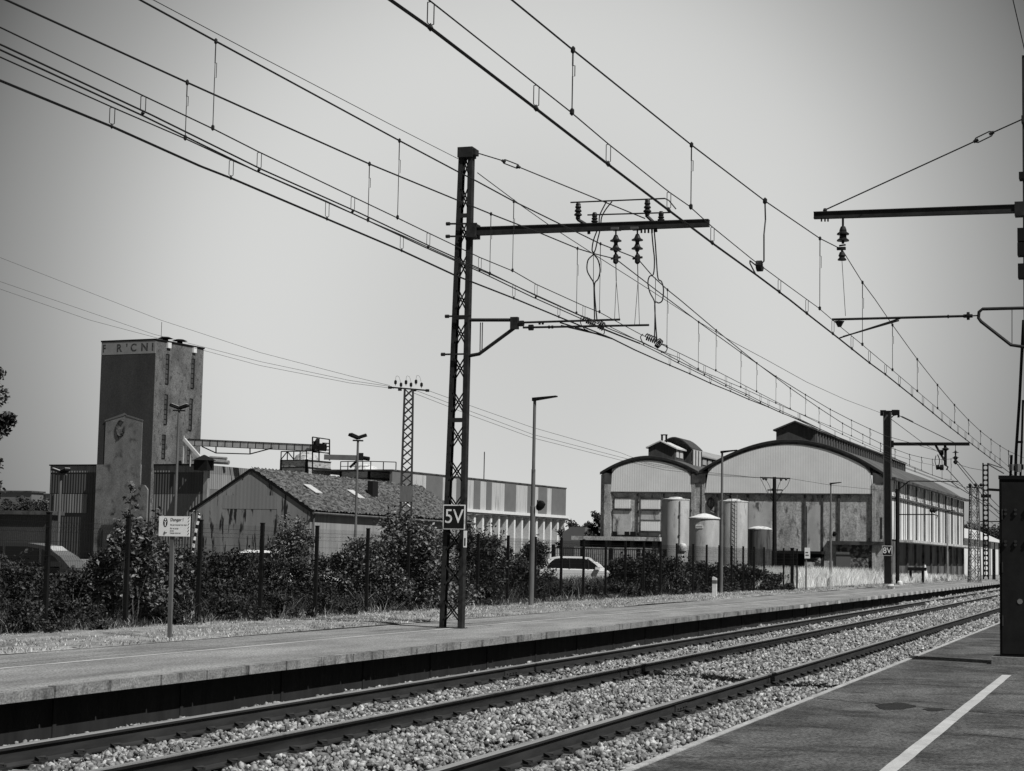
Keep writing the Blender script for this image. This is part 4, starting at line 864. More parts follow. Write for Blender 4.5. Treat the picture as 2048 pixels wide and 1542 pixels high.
# ---------------------------------------------------------------- low buildings on the skyline
def lowb(label, pl, pr, ty, Y, dep, m, name='flat_roofed_building', pitch=0):
    a = at(pl, 1130, Y); b = at(pr, 1130, Y); z = at((pl + pr) / 2, ty, Y).z; t = thing(name, label, 'building', (a.x, Y, 0))
    mb = MB(); mb.box(0, b.x - a.x, 0, dep, 0, z - .3); build('wall', mb, m, t); mb = MB(); mb.box(-.3, b.x - a.x + .3, -.3, dep + .3, z - .3, z); build('roof', mb, M['concdk'] if not pitch else M['pale'], t); return t
lowb('flat grey building at the far left behind the small trees', -80, 57, 981, 300, 4, M['stripA'])
lowb('slightly lower flat grey building touching the ribbed shed', 57, 110, 987, 305, 4, M['stripB'])
t = lowb('low dark flat shed behind the dark parked car', -40, 92, 1021, 120, 1.5, M['towdk'], 'low_shed', 0)
t = thing('white_sided_shed', 'white-walled shed with a pale roof beyond the arched warehouse, left of the black cabinet', 'shed', (at(1912, 1130, 226).x, 226, 0), -R(1.3))
zt = at(1921, 1075, 226).z
mb = MB(); mb.box(-8, 0, 0, 60, 0, zt); build('wall', mb, M['cladside'], t)
mb = MB(); mb.prism([(-8.2, zt), (.7, zt), (-3.6, zt + 1.9)], -.3, 60); build('roof', mb, M['pale'], t)
for k in range(9): mb = MB(); mb.box(0, .12, 1 + k * 6.5, 1.25 + k * 6.5, 0, zt); build('wall_joint', mb, M['concdk'], t)
mb = MB(); mb.box(-7, -1, -.1, 0, 0, zt - .6); build('gable_door', mb, M['stripA'], t)
# buffer beam and small things in the tall grass
p = at(1815, 1141, 122); q = at(1852, 1141, 122); mb = MB(); mb.box(0, q.x - p.x, 0, .35, 0, .22); mb.box(.1, .25, .1, .3, -1.2, 0); mb.box(q.x - p.x - .3, q.x - p.x - .15, .1, .3, -1.2, 0); o = build('buffer_stop', mb, M['black']); o.location = p; tagit(o, 'black buffer stop beam lying across the dry grass beside the warehouse', 'buffer stop')
p = onz(1800, 1171, ZF); mb = MB(); mb.lathe([(.03, 0), (.13, .03), (.17, .14), (.14, .25), (.03, .30)], n=12); o = build('white_stone', mb, M['white'], smooth=True); o.location = (p.x, p.y, ZF - .02); tagit(o, 'round white painted stone at the verge right of the 8V mast', 'stone')
p = onz(1850, 1164, ZF); mb = MB(); mb.lathe([(.30, 0), (.05, 1.25)], n=8); o = build('white_cone', mb, M['white']); o.location = (p.x, p.y, ZF - .05); tagit(o, 'slim white cone at the end of the black buffer beam', 'cone')
p = onz(1429, 1195, ZF); mk = thing('marker_post', 'short white marker post with a dark band on the verge', 'marker post', (p.x, p.y, ZF))
mb = MB(); mb.prism([(-.075, -.05), (.075, -.05), (.075, .66), (-.05, .72), (-.075, .70)], -.05, .05); build('post', mb, M['white'], mk); mb = MB(); mb.box(-.078, .078, -.053, .053, .48, .60); build('band', mb, M['galvdk'], mk)
p = onz(1946, 1159, ZF); mb = MB(); mb.box(-.12, .12, -.05, .05, 0, .85); o = build('marker_board', mb, M['white']); o.location = p; tagit(o, 'small white marker board in front of the far lattice pylon', 'marker post')

# ================================================================ CARS
M['carw'] = mat('car_silver', .82, rough=.35, spec=.5); M['card'] = mat('car_dark', .02, rough=.25, spec=.7); M['carg'] = mat('car_glass', .008, rough=.3, spec=.15); M['tyre'] = mat('tyre', .012, rough=.9)
M['screen'] = mat('sunlit_windscreen', .32, .45, 3, rough=.15, spec=.7)  # sun glare on the glass put into its pale colour
def car(label, x, y, rz, m, z=0., L_=4.2, Hh=1.5, Wd=1.74, group='parked cars', mpv=False, screen='carg'):
    t = thing('parked_car', label, 'car', (x, y, z), rz, group)
    # side outlines as (x, z); nose at +x
    body = [(-L_ / 2, .35), (-L_ / 2 - .02, .62), (-L_ / 2 + .04, .88), (-L_ / 2 + .18, .98), (L_ / 2 - 1.25, .95), (L_ / 2 - .55, .86), (L_ / 2 - .08, .70), (L_ / 2, .45), (L_ / 2 - .05, .25), (L_ / 2 - .45, .22), (-L_ / 2 + .4, .22)]
    roof = [(-L_ / 2 + .16, .975), (-L_ / 2 + .30, 1.22), (-L_ / 2 + .55, Hh - .08), (-L_ / 2 + 1.0, Hh), (-.1, Hh), (.35, Hh - .07), (.75, 1.22), (L_ / 2 - 1.12, .95)]
    mb = MB(); n = len(body)
    secs = [(-Wd / 2, .93), (-Wd / 2 + .06, 1.0), (Wd / 2 - .06, 1.0), (Wd / 2, .93)]
    vs = [(px * (s_ if abs(px) > 1 else 1), yy, .6 + (pz - .6) * (s_ + .02)) for yy, s_ in secs for px, pz in body]
    fs = [tuple(range(n)), tuple(reversed(range(3 * n, 4 * n)))] + [(k * n + i, (k + 1) * n + i, (k + 1) * n + (i + 1) % n, k * n + (i + 1) % n) for k in range(3) for i in range(n)]
    mb.add(vs, fs); b_ = build('body', mb, m, t, smooth=False)
    n = len(roof); mb = MB()
    vs = [(px, sy * (Wd / 2 - .05 - (pz - .95) * .30), pz) for sy in (-1, 1) for px, pz in roof]
    mb.add(vs, [(i, n + i, n + i + 1, i + 1) for i in range(n - 1)] + [tuple(range(n)), tuple(reversed(range(n, 2 * n)))]); build('cabin', mb, m, t)
    side = [(-L_ / 2 + .42, 1.02), (-L_ / 2 + .55, 1.24), (-L_ / 2 + .78, Hh - .14), (-L_ / 2 + 1.1, Hh - .09), (-.1, Hh - .09), (.3, Hh - .15), (.62, 1.2), (L_ / 2 - 1.32, .99)]
    for sy in (-1, 1):
        mb = MB(); mb.add([(px, sy * (Wd / 2 - .045 - (pz - .95) * .30 + .006), pz) for px, pz in side], [tuple(range(len(side))) if sy < 0 else tuple(reversed(range(len(side))))])
        w_ = build('side_window', mb, M['carg'], t, fix=False); mb = MB()
        for px in (-.62, .28):
            mb.bar((px, sy * (Wd / 2 - .035 - .0), 1.0), (px - .05, sy * (Wd / 2 - .035 - (Hh - 1.05) * .30), Hh - .09), .06, .02)
        build('window_pillar', mb, m if px == 0 else M['black'], w_)
    def pane(name, a, b, mt):
        mb = MB(); e = .012; w0 = Wd / 2 - .05 - (a[1] - .95) * .3 - .09; w1 = Wd / 2 - .05 - (b[1] - .95) * .3 - .09
        nx = (b[1] - a[1]); nz = -(b[0] - a[0]); ln = math.hypot(nx, nz); sg = 1 if a[0] > 0 else -1; nx, nz = abs(nx) / ln * sg * e, abs(nz) / ln * e
        mb.add([(a[0] + nx, -w0, a[1] + nz), (a[0] + nx, w0, a[1] + nz), (b[0] + nx, w1, b[1] + nz), (b[0] + nx, -w1, b[1] + nz)], [(0, 1, 2, 3)]); build(name, mb, mt, t, fix=False)
    pane('windscreen', (L_ / 2 - 1.16, .97), (.38, Hh - .075), M[screen]); pane('rear_window', (-L_ / 2 + .20, 1.03), (-L_ / 2 + .52, Hh - .11), M['carg'])
    for wx in (-L_ / 2 + .78, L_ / 2 - .82):
        for sy in (-1, 1):
            mb = MB(); mb.tube([(wx, sy * (Wd / 2 - .19), .30), (wx, sy * (Wd / 2 + .01), .30)], .30, 18); w_ = build('wheel', mb, M['tyre'], t); mb = MB(); mb.tube([(wx, sy * (Wd / 2 + .005), .30), (wx, sy * (Wd / 2 + .02), .30)], .18, 12); build('rim', mb, M['galv'], w_)
    for sy in (-1, 1):
        mb = MB(); mb.box(L_ / 2 - .30, L_ / 2 - .04, sy * (Wd / 2 - .08), sy * (Wd / 2 - .42), .60, .73); build('headlight', mb, M['pale'], t)
        mb = MB(); mb.box(-L_ / 2 - .01, -L_ / 2 + .12, sy * (Wd / 2 - .03), sy * (Wd / 2 - .2), .68, .92); build('tail_light', mb, M['black'], t)
        mb = MB(); mb.box(.60, .82, sy * (Wd / 2 + .0), sy * (Wd / 2 + .16), .98, 1.1); build('mirror', mb, m, t)
    return t
p = at(1168, 1130, 84); car('pale hatchback seen from its side behind the fence, left of the storage tanks', p.x, p.y, R(13), M['carw'], .06, Hh=1.58, L_=4.3)
p = at(78, 1130, 39); car('dark hatchback with a sunlit windscreen at the far left behind the fence', p.x, p.y, R(16), M['card'], .18, Hh=1.54, L_=4.3, screen='screen')
p = at(565, 1130, 58); car('white car almost hidden by the brambles before the mossy roofed shed', p.x, p.y, R(24), M['carw'], -.1, Hh=1.75, L_=4.6)

# ================================================================ LAMPS AND POLES
def lamp(label, px, by, ty, Y=None, lean=.0, speaker=None, arm=.62, m='galvdk', group='platform lamp posts'):
    b = onz(px, by, ZF) if Y is None else at(px, by, Y); top = at(px + lean, ty, b.y); h = top.z - b.z
    t = thing('lamp_post', label, 'lamp post', b, group=group)
    mb = MB(); mb.tube([(0, 0, -.1), (0, 0, h * .48), (0, 0, h * .481), (0, 0, h * .66), (0, 0, h * .661), (0, 0, h - .02)], [.075, .07, .058, .055, .045, .042], 12); build('pole', mb, M[m], t, smooth=False)
    mb = MB(); mb.add([(-.06, -.07, h - .03), (-.06, .07, h - .03), (arm, .09, h + .08), (arm, -.09, h + .08), (-.06, -.07, h + .06), (-.06, .07, h + .06), (arm, .09, h + .11), (arm, -.09, h + .11)], [(0, 1, 2, 3), (7, 6, 5, 4), (0, 4, 5, 1), (1, 5, 6, 2), (2, 6, 7, 3), (3, 7, 4, 0)]); build('lamp_head', mb, M['black'], t)
    if speaker:
        mb = MB(); mb.lathe([(.04, 0), (.09, .05), (.12, .15), (.10, .25), (.03, .28)], (.0, 0, 0), 10); s_ = build('loudspeaker', mb, M['black'], t, smooth=True); s_.location = (.13, 0, speaker); s_.rotation_euler = (0, R(35), 0)
        mb = MB(); mb.bar((0, 0, 0), (-.15, 0, .22), .03); q = build('bracket', mb, M['black'], s_)
    return t
lamp('tallest looking single-arm lamp post beside the mast with the 5V sign', 1062, 1211, 800, lean=4, speaker=2.55)
lamp('slim single-arm lamp post in front of the storage tanks', 1442, 1186, 905, lean=6, arm=.6)
lamp('single-arm lamp post with loudspeaker in the tall dry grass', 1661, 1171, 968, lean=1, speaker=2.7, arm=.58)
lamp('distant small lamp post before the side wall of the arched warehouse', 1895, 1162, 1023, lean=1, speaker=2.4, arm=.55, m='galv')
def twin(label, px, ty, Y, m, w, rz=0., hw=.32):
    hw *= .72; w *= .68; top = at(px, ty, Y); t = thing('yard_lamp', label, 'lamp post', (top.x, Y, .1), rz, 'twin-headed yard lamps'); h = top.z - .1
    mb = MB(); mb.tube([(0, 0, 0), (0, 0, h)], [w * 1.25, w], 10); build('pole', mb, M[m], t)
    mb = MB(); mb.bar((-hw, 0, h - .02), (hw, 0, h - .02), .10, .05); build('crossbar', mb, M['galvdk'], t)
    for s_ in (-1, 1):
        mb = MB(); c = Vector((s_ * hw * .6, 0, h + .12)); d = Vector((s_ * .17, -.05, .06)); mb.bar(c - d * .9, c + d * 1.1, .30, .09); q = build('floodlight', mb, M['black'], t); mb = MB(); mb.bar(c - d * .8 + Vector((0, 0, .05)), c + d + Vector((0, 0, .05)), .26, .03); build('lid', mb, M['pale'], q)
twin('twin-headed yard lamp in front of the ribbed shed, furthest left', 122, 948, 62, 'galvdk', .075, hw=.36)
twin('tall twin-headed yard lamp in front of the right face of the grain tower', 358, 820, 60, 'galvdk', .07, rz=R(25))
twin('twin-headed yard lamp rising in front of the mossy roof', 716, 880, 60, 'galvdk', .06, rz=R(35), hw=.26)
# thin platform sign on a post near the fence end
p = onz(1612, 1181, ZF); t = thing('small_platform_sign', 'small white sign on a thin black post left of the lamp with loudspeaker', 'sign', p); h = at(1612, 1098, p.y).z - ZF
mb = MB(); mb.tube([(0, 0, 0), (0, 0, h)], .035, 8); build('post', mb, M['galvdk'], t); mb = MB(); mb.box(-.06, .18, -.05, -.03, h - .42, h + .06); build('plate', mb, M['signw'], t); mb = MB(); mb.box(-.02, .13, -.055, -.051, h - .3, h - .25); mb.box(-.02, .10, -.055, -.051, h - .18, h - .13); build('print', mb, M['galvdk'], t)
# ================================================================ CATENARY MASTS
def disc_insulator(parent, top, n=2, r=.13, pitch=.17, rod=.12, tail=.15, mt='glassy', name='insulator'):
    """string of cap-and-disc insulators hanging from top (parent-local)"""
    mb = MB(); x, y, z = top; mb.tube([(x, y, z), (x, y, z - rod)], .016, 5); z -= rod
    pr = [(.03, 0)]
    for k in range(n): b = -k * pitch; pr += [(.035, b - .01), (.05, b - .05), (r * .6, b - .075), (r, b - .10), (r, b - .115), (.045, b - .115), (.035, b - pitch)]
    mb.lathe([(a, b) for a, b in pr], (x, y, z), 12); z -= n * pitch; mb.tube([(x, y, z), (x, y, z - tail)], .02, 6)
    return build(name, mb, M[mt], parent), z - tail
def post_insulator(parent, base, h=.34, r=.085, n=3, name='insulator'):
    pr = [(.045, 0)]
    for k in range(n): b = .04 + k * (h - .08) / n; s_ = r * (1 - .12 * k); pr += [(.04, b), (s_, b + .02), (s_ * .95, b + .035), (.04, b + (h - .08) / n - .005)]
    pr += [(.05, h - .04), (.03, h)]
    mb = MB(); mb.lathe(pr, base, 12); return build(name, mb, M['glassy'], parent)
def lattice(parent, x, y, z0, z1, w0, w1, d, cw, m, step=.62, sec='channel', br=.022):
    """two channel legs facing each other, laced by crossed flats on both faces"""
    mbs = []
    for s_ in (-1, 1):
        mb = MB(); a0, a1 = w0 / 2 * s_, w1 / 2 * s_; i0, i1 = a0 - cw * s_, a1 - cw * s_; t = .012
        def col(xa0, xb0, xa1, xb1, ya, yb):
            mb.add([(x + xa0, ya, z0), (x + xb0, ya, z0), (x + xb0, yb, z0), (x + xa0, yb, z0), (x + xa1, ya, z1), (x + xb1, ya, z1), (x + xb1, yb, z1), (x + xa1, yb, z1)], [(3, 2, 1, 0), (4, 5, 6, 7), (0, 1, 5, 4), (1, 2, 6, 5), (2, 3, 7, 6), (3, 0, 4, 7)])
        if sec == 'channel':
            col(a0 - t * s_, a0, a1 - t * s_, a1, y - d / 2, y + d / 2); col(i0, a0 - t * s_, i1, a1 - t * s_, y - d / 2, y - d / 2 + t); col(i0, a0 - t * s_, i1, a1 - t * s_, y + d / 2 - t, y + d / 2)
        else: col(i0, a0, i1, a1, y - cw / 2, y + cw / 2)
        build('leg', mb, m, parent); mbs.append(mb)
    mb = MB(); n = int((z1 - z0) / step)
    for k in range(n):
        za = z0 + (z1 - z0) * k / n; zb = z0 + (z1 - z0) * (k + 1) / n; fa = w0 + (w1 - w0) * k / n; fb = w0 + (w1 - w0) * (k + 1) / n
        xa = fa / 2 - cw * .8; xb = fb / 2 - cw * .8
        for yy in ((y - d / 2 + .004, y + d / 2 - .004) if sec == 'channel' else (y,)):
            pad = (zb - za) * .22
            mb.bar((x - xa, yy, za + pad), (x + xb, yy, zb - pad), br * 1.6, .008, up=(0, 1, 0)); mb.bar((x + xa, yy, za + pad), (x - xb, yy, zb - pad), br * 1.6, .008, up=(0, 1, 0))
        if k % 3 == 2 and sec == 'channel': mb.box(x - xb - .01, x + xb + .01, y - d / 2 + .002, y - d / 2 + .012, zb - .05, zb + .03)
    build('lacing', mb, m, parent)
def turnbuckle(parent, a, b, m, r=.016, n='turnbuckle'):
    a = Vector(a); b = Vector(b); d = (b - a).normalized(); up = Vector((0, 0, 1)); s_ = d.cross(Vector((0, 1, 0))).normalized() * .035; mb = MB()
    for q in (s_, -s_): mb.tube([a, a + d * .05 + q, b - d * .05 + q, b], r * .7, 5)
    mb.tube([a, a + d * .07], r * 1.7, 6); mb.tube([b - d * .07, b], r * 1.7, 6); return build(n, mb, m, parent)
def signplate(parent, c, w, h, txt, tsz, y=-.0):
    mb = MB(); mb.box(c[0] - w / 2, c[0] + w / 2, c[1] - .012, c[1], c[2] - h / 2, c[2] + h / 2); s_ = build('number_sign', mb, M['signw'], parent)
    e = w * .045; mb = MB(); mb.box(c[0] - w / 2 + e, c[0] + w / 2 - e, c[1] - .016, c[1] - .0122, c[2] - h / 2 + e, c[2] + h / 2 - e); build('sign_panel', mb, M['signb'], s_)
    textmesh('number', txt, tsz, M['signw'], s_, (c[0], c[1] - .019, c[2] - .0), offset=tsz * .0, xs=.92, thick=.002); return s_

# ---- the mast with the 5V sign
YM = 31.0
b0 = at(883, 1255, YM); b1 = at(932, 1255, YM); t0 = at(919, 298, YM); t1 = at(955, 298, YM)
mx = (b0.x + b1.x) / 2 - .035; m5 = thing('catenary_mast', 'tall black lattice catenary mast bearing the white-framed 5V sign', 'mast', (mx, YM, ZF), group='catenary masts')
w0 = .44; w1 = .265; zt = t0.z - ZF
def L5(px, py, dy=0.): v = at(px, py, YM + dy); return Vector((v.x - mx, v.y - YM, v.z - ZF))
topx = (t0.x + t1.x) / 2 - .03 - mx
lattice(m5, 0, 0, 0, zt, w0, w1, .15, .085, M['steel'], .62, br=.016)
for ch in m5.children:                                        # follow the mast's slight lean
    for v_ in ch.data.vertices: v_.co.x += topx * v_.co.z / zt
mb = MB(); mb.box(-w1 / 2 - .012 + topx, w1 / 2 + .012 + topx, -.115, .115, zt - .18, zt + .01); mb.box(w1 / 2 + topx, w1 / 2 + topx + .07, -.09, .09, zt - .14, zt - .03); build('head_cap', mb, M['steel'], m5)
mb = MB(); mb.box(-w0 / 2 - .03, w0 / 2 + .03, -.14, .14, -.02, .012); build('base_plate', mb, M['steel'], m5)
a = L5(943, 463); b = L5(1418, 446)
arm = build('arm', (lambda q: (q.bar(a, b, .10, .12), q.bar(a + Vector((0, 0, .065)), b + Vector((0, 0, .055)), .13, .018), q.bar(a - Vector((0, 0, .065)), b - Vector((0, 0, .055)), .13, .018), q.bar(a, b, .02, .13), q)[-1])(MB()), M['steel'], m5)
mb = MB(); mb.box(a.x - .05, a.x + .12, -.15, .15, a.z - .13, a.z + .13)
for dz in (-.13, .13): mb.bar((a.x - .42, -.13, a.z + dz * .9 + .02), (a.x + .15, -.13, a.z + dz * .9), .03); mb.tube([(a.x - .45, -.13, a.z + dz * .9 + .02), (a.x - .38, -.13, a.z + dz * .9 + .02)], .035, 6)
build('arm_bracket', mb, M['steel'], m5)
g0, g1 = L5(958, 307), L5(1290, 437); k0, k1 = L5(1004, 321), L5(1040, 335)
mb = MB(); mb.tube([g0, k0], .011, 5); mb.tube([k1, g1], .011, 5); build('stay_rod', mb, M['wire'], m5); turnbuckle(m5, k0, k1, M['steel'])
# post insulators, busbars and bent brackets above the arm
for px, py, h, r in ((1156, 437, .29, .075), (1189, 450, .23, .065), (1294.5, 430, .29, .075), (1322, 447, .22, .065)): post_insulator(m5, L5(px, py), h, r)
for p_, q_ in (((1141, 405), (1330, 397)), ((1175, 430), (1345, 425))):
    mb = MB(); mb.tube([L5(*p_), L5(*q_)], .014, 5); build('busbar', mb, M['wire'], m5)
for pts in (((1154, 436), (1157, 440), (1176, 451), (1178, 468)), ((1292, 430), (1296, 434), (1310, 447), (1312, 464))):
    mb = MB(); mb.tube([L5(*p_) for p_ in pts], .03, 4); build('bent_bracket', mb, M['steel'], m5)
mb = MB(); mb.tube([L5(1330, 397), L5(1338, 401), L5(1352, 418)], .012, 5); build('busbar_tail', mb, M['wire'], m5)
for px in (1232, 1275): disc_insulator(m5, L5(px, 459 - (px - 1232) * .04), 2, .105, .155, .10, .07)
mb = MB()
for px, py in ((1232, 456), (1271, 455)): c = L5(px, py); mb.box(c.x - .07, c.x + .07, -.1, .1, c.z - .04, c.z + .0)
for px in (1283, 1290, 1297, 1304): c = L5(px, 456); mb.tube([c, c - Vector((0, 0, .09))], .018, 6)
build('clamps', mb, M['galvdk'], m5)
# suspension clamps and the split hanger wires below the string
for px, zs, xs in ((1231.5, 517, (1229, 1239)), (1275, 517, (1269, 1279))):
    c = L5(px, zs); mb = MB(); mb.lathe([(.02, -.10), (.05, -.07), (.05, .05), (.02, .09)], c, 8); mb.bar(c + Vector((-.09, 0, 0)), c + Vector((.09, 0, .02)), .035); build('suspension_clamp', mb, M['steel'], m5)
    e = L5(px + 1, 562); mb = MB(); mb.tube([c, e], .008, 4)
    for x_ in xs: mb.tube([e, L5(x_, 640 if px < 1250 else 652)], .005, 4)
    build('hanger', mb, M['wire'], m5)
# registration tubes
c0 = L5(1022, 640); br_ = L5(1030, 655)
mb = MB(); mb.tube([L5(940, 640), c0], .032, 8); mb.tube([L5(936, 712), L5(958, 708), br_], .034, 8); mb.tube([L5(961, 645), L5(960, 702)], .01, 4); mb.tube([L5(965, 645), L5(964, 700)], .01, 4); build('bracket_tube', mb, M['steel'], m5)
for dz in (0, -.60): 
    q = L5(918, 634) if dz == 0 else L5(910, 710); mb = MB(); mb.bar((q.x - .18, -.13, q.z), (q.x + .28, -.13, q.z), .03); mb.tube([(q.x - .22, -.13, q.z), (q.x - .15, -.13, q.z)], .035, 6); build('band_clamp', mb, M['steel'], m5)
mb = MB(); mb.box(c0.x, c0.x + .14, -.05, .05, br_.z - .03, c0.z + .05); build('hinge', mb, M['steel'], m5)
for p_, q_, k_ in (((1044, 645), (1240, 639), (1043, 647, .06)), ((1046, 655), (1298, 650), (1062, 655, .06))):
    mb = MB(); mb.tube([L5(*p_), L5(*q_)], .02, 7); s_ = build('registration_tube', mb, M['steel'], m5)
    c = L5(k_[0], k_[1]); mb = MB(); mb.tube([c + Vector((-.04, 0, 0)), c + Vector((.04, 0, 0))], .055, 10); mb.tube([c + Vector((.33, 0, 0)), c + Vector((.36, 0, 0))], .03, 8); mb.tube([c + Vector((.39, 0, 0)), c + Vector((.42, 0, 0))], .03, 8); build('collar', mb, M['glassy'], s_)
for p_, q_ in (((1120, 645), (1226, 678)), ((1122, 651), (1212, 672)), ((1198, 655), (1280, 687))):
    mb = MB(); mb.tube([L5(*p_, dy=.1), L5(*q_, dy=.1)], .015, 6); build('steady_arm', mb, M['steel'], m5)
# jumper cables with their coils
def smooth(P, n=6):
    P = [Vector(p) for p in P]; out = []
    for i in range(len(P) - 1):
        p0, p1, p2, p3 = P[max(i - 1, 0)], P[i], P[i + 1], P[min(i + 2, len(P) - 1)]
        for k in range(n):
            t = k / n; out.append(.5 * ((2 * p1) + (p2 - p0) * t + (2 * p0 - 5 * p1 + 4 * p2 - p3) * t * t + (3 * p1 - p0 - 3 * p2 + p3) * t ** 3))
    return out + [P[-1]]
J = [[(1213, 403), (1206, 416), (1199, 432), (1197, 452), (1187, 480), (1184, 500), (1187, 508), (1176, 520), (1174, 540), (1181, 555), (1187, 566), (1188, 590), (1189, 640)],
     [(1224, 403), (1212, 418), (1203, 435), (1201, 455), (1195, 480), (1191, 498), (1188, 508), (1196, 520), (1200, 540), (1196, 558), (1189, 568), (1190, 600), (1194, 642)],
     [(1187, 508), (1187, 535), (1187, 566)],
     [(1303, 456), (1306, 490), (1309, 520), (1307, 548), (1299, 553), (1296, 566), (1300, 585), (1308, 600), (1310, 612), (1310, 640), (1309, 680)],
     [(1308, 456), (1311, 490), (1313, 520), (1316, 556), (1323, 563), (1327, 578), (1325, 600), (1318, 606), (1310, 606), (1311, 640), (1314, 682)],
     [(1311, 555), (1311, 606)]]
for j in J:
    mb = MB(); mb.tube(smooth([L5(*p_, dy=.12) for p_ in j], 4), .0125 if len(j) > 3 else .006, 5); build('jumper_cable', mb, M['wire'], m5)
def coil(parent, f, c0, c1, turns, r, n='cable_coil', rr=.011):
    a, b = f(*c0), f(*c1); pts = []; d = (b - a); dn = d.normalized(); u = dn.cross(Vector((0, 0, 1))).normalized(); w_ = u.cross(dn)
    N_ = turns * 12
    for i in range(N_ + 1): t = i / N_; an = t * turns * 2 * PI; pts.append(a + d * t + u * math.cos(an) * r * .9 + w_ * math.sin(an) * r)
    mb = MB(); mb.tube(pts, rr, 5); return build(n, mb, M['wire'], parent)
coil(m5, L5, (1172, 640), (1190, 648), 5, .05); coil(m5, L5, (1197, 648), (1208, 654), 3, .07)
coil(m5, L5, (1292, 673), (1312, 681), 5, .055); coil(m5, L5, (1314, 684), (1321, 690), 3, .08)
mb = MB(); mb.tube(smooth([L5(1163, 632), L5(1161, 645), L5(1168, 657), L5(1176, 661)]), .009, 5); build('cable_loop', mb, M['wire'], m5)
mb = MB(); mb.tube(smooth([L5(1206, 652), L5(1209, 664), L5(1207, 668)]), .009, 5); build('cable_loop', mb, M['wire'], m5)
mb = MB(); mb.tube(smooth([L5(1286, 668), L5(1281, 675), L5(1288, 690)]), .009, 5); build('cable_loop', mb, M['wire'], m5)
mb = MB(); mb.tube(smooth([L5(1322, 688), L5(1334, 692), L5(1332, 703), L5(1322, 705)]), .009, 5); build('cable_loop', mb, M['wire'], m5)
# the 5V sign and the small side plate
c = L5(908.5, 1034, dy=-.16); sp_ = signplate(m5, (c.x, -.16, c.z), .425, .445, '5V', .36)
c = L5(930, 1078, dy=-.14); mb = MB(); mb.box(c.x - .03, c.x + .03, -.14, -.125, c.z - .15, c.z + .15); s_ = build('serial_plate', mb, M['signw'], m5); mb = MB(); mb.box(c.x - .012, c.x + .012, -.143, -.1405, c.z - .12, c.z + .02); build('serial_print', mb, M['signb'], s_)

# ---- the mast at the right edge with its dark cabinet
YR = 25.0
def WR(px, py, dy=0.): return at(px, py, YR + dy)
bx = WR(2000, 1326); mr = thing('catenary_mast', 'catenary mast at the right edge, rising behind a big black bolted steel cabinet', 'mast', (bx.x, YR, ZN), group='catenary masts')
def LR(px, py, dy=0.): v = at(px, py, YR + dy); return v - Vector((bx.x, YR, ZN))
zt = LR(2020, 951).z; zb = .10
mb = MB(); mb.box(-.10, .95, -.12, .62, -.3, zb); build('plinth', mb, mat('plinth_concrete', .13, .20, 3, rough=.9, bump=.01, fine=.2), mr)
mb = MB(); mb.box(0, .82, 0, .5, zb, zt); mb.box(-.008, .828, -.012, 0, zt - .05, zt + .0); cb = build('cabinet', mb, mat('cabinet_steel', .005, .008, 3, rough=.6, spec=.15), mr)
for px in (2011, 2031, 2052):
    for py in (1020, 1028, 1083, 1090):
        c = LR(px, py); mb = MB(); mb.tube([(c.x, 0, c.z), (c.x, -.03, c.z - .0)], .020, 8); build('bolt', mb, mat('bolt_head', .03, rough=.4), cb)
mb = MB(); mb.box(.03, .79, -.006, 0, zb + .04, zt - .09); build('door_panel', mb, mat('cabinet_door', .008, .014, 5, rough=.45, spec=.25, bump=.001), cb)
for zz in (.5, 1.2, 1.9): mb = MB(); mb.tube([(.035, -.012, zz), (.035, -.012, zz + .14)], .012, 8); build('hinge', mb, M['steel'], cb)
c = LR(2040, 1203); mb = MB(); mb.tube([(c.x, 0, c.z), (c.x, -.012, c.z)], .035, 14); build('round_badge', mb, mat('badge', .16, rough=.6), cb)
xL = LR(2046, 600).x
mb = MB(); t_ = .014
mb.box(xL, xL + .26, .1, .1 + t_, zt, 8.2); mb.box(xL, xL + .26, .34, .34 + t_, zt, 8.2); mb.box(xL + .12, xL + .134, .1 + t_, .34, zt, 8.2); build('column', mb, M['steel'], mr)
# rods and clamp above the cabinet
mb = MB(); mb.tube([LR(2031, 951, .2), LR(2032, 905, .2), LR(2039, 800, .2), LR(2047, 640, .2)], .022, 6); mb.tube([LR(2041, 951, .2), LR(2043, 900, .2), LR(2046, 800, .2)], .016, 6); mb.tube([LR(2021, 951, .2), LR(2023, 910, .2)], .02, 6); mb.bar(LR(2032, 884, .2), LR(2046, 884, .2), .03); build('tension_rod', mb, M['steel'], mr)
mb = MB(); mb.bar(LR(2018, 934, .2), LR(2047, 934, .2), .07, .07); mb.tube([LR(2024, 929, .12), LR(2024, 941, .12)], .028, 8); mb.tube([LR(2036, 928, .12), LR(2036, 944, .12)], .04, 8); build('rod_clamp', mb, M['galvdk'], mr)
# cross arm
a, b = LR(1628, 431), LR(2050, 417); mb = MB(); mb.bar(a, b, .06, .08); mb.bar(a + Vector((0, 0, .042)), b + Vector((0, 0, .05)), .09, .012); mb.bar(a - Vector((0, 0, .042)), b - Vector((0, 0, .05)), .09, .012); mb.bar(a, b, .015, .09); build('arm', mb, M['steel'], mr)
mb = MB(); c = LR(2048, 417); mb.box(c.x - .12, c.x + .1, -.05, .12, c.z - .1, c.z + .09); build('arm_bracket', mb, M['steel'], mr)
k0, k1 = LR(1947, 284), LR(1988, 264); mb = MB(); mb.tube([LR(1650, 420), k0], .010, 5); mb.tube([k1, LR(2046, 238)], .010, 5); build('stay_rod', mb, M['wire'], mr); turnbuckle(mr, k0, k1, M['steel'], .013)
mb = MB(); c = LR(1650, 421); mb.lathe([(.02, -.03), (.03, 0), (.02, .03)], c, 6)
for px in (1643, 1650, 1656): c = LR(px, 436); mb.tube([c, c - Vector((0, 0, .05))], .012, 6)
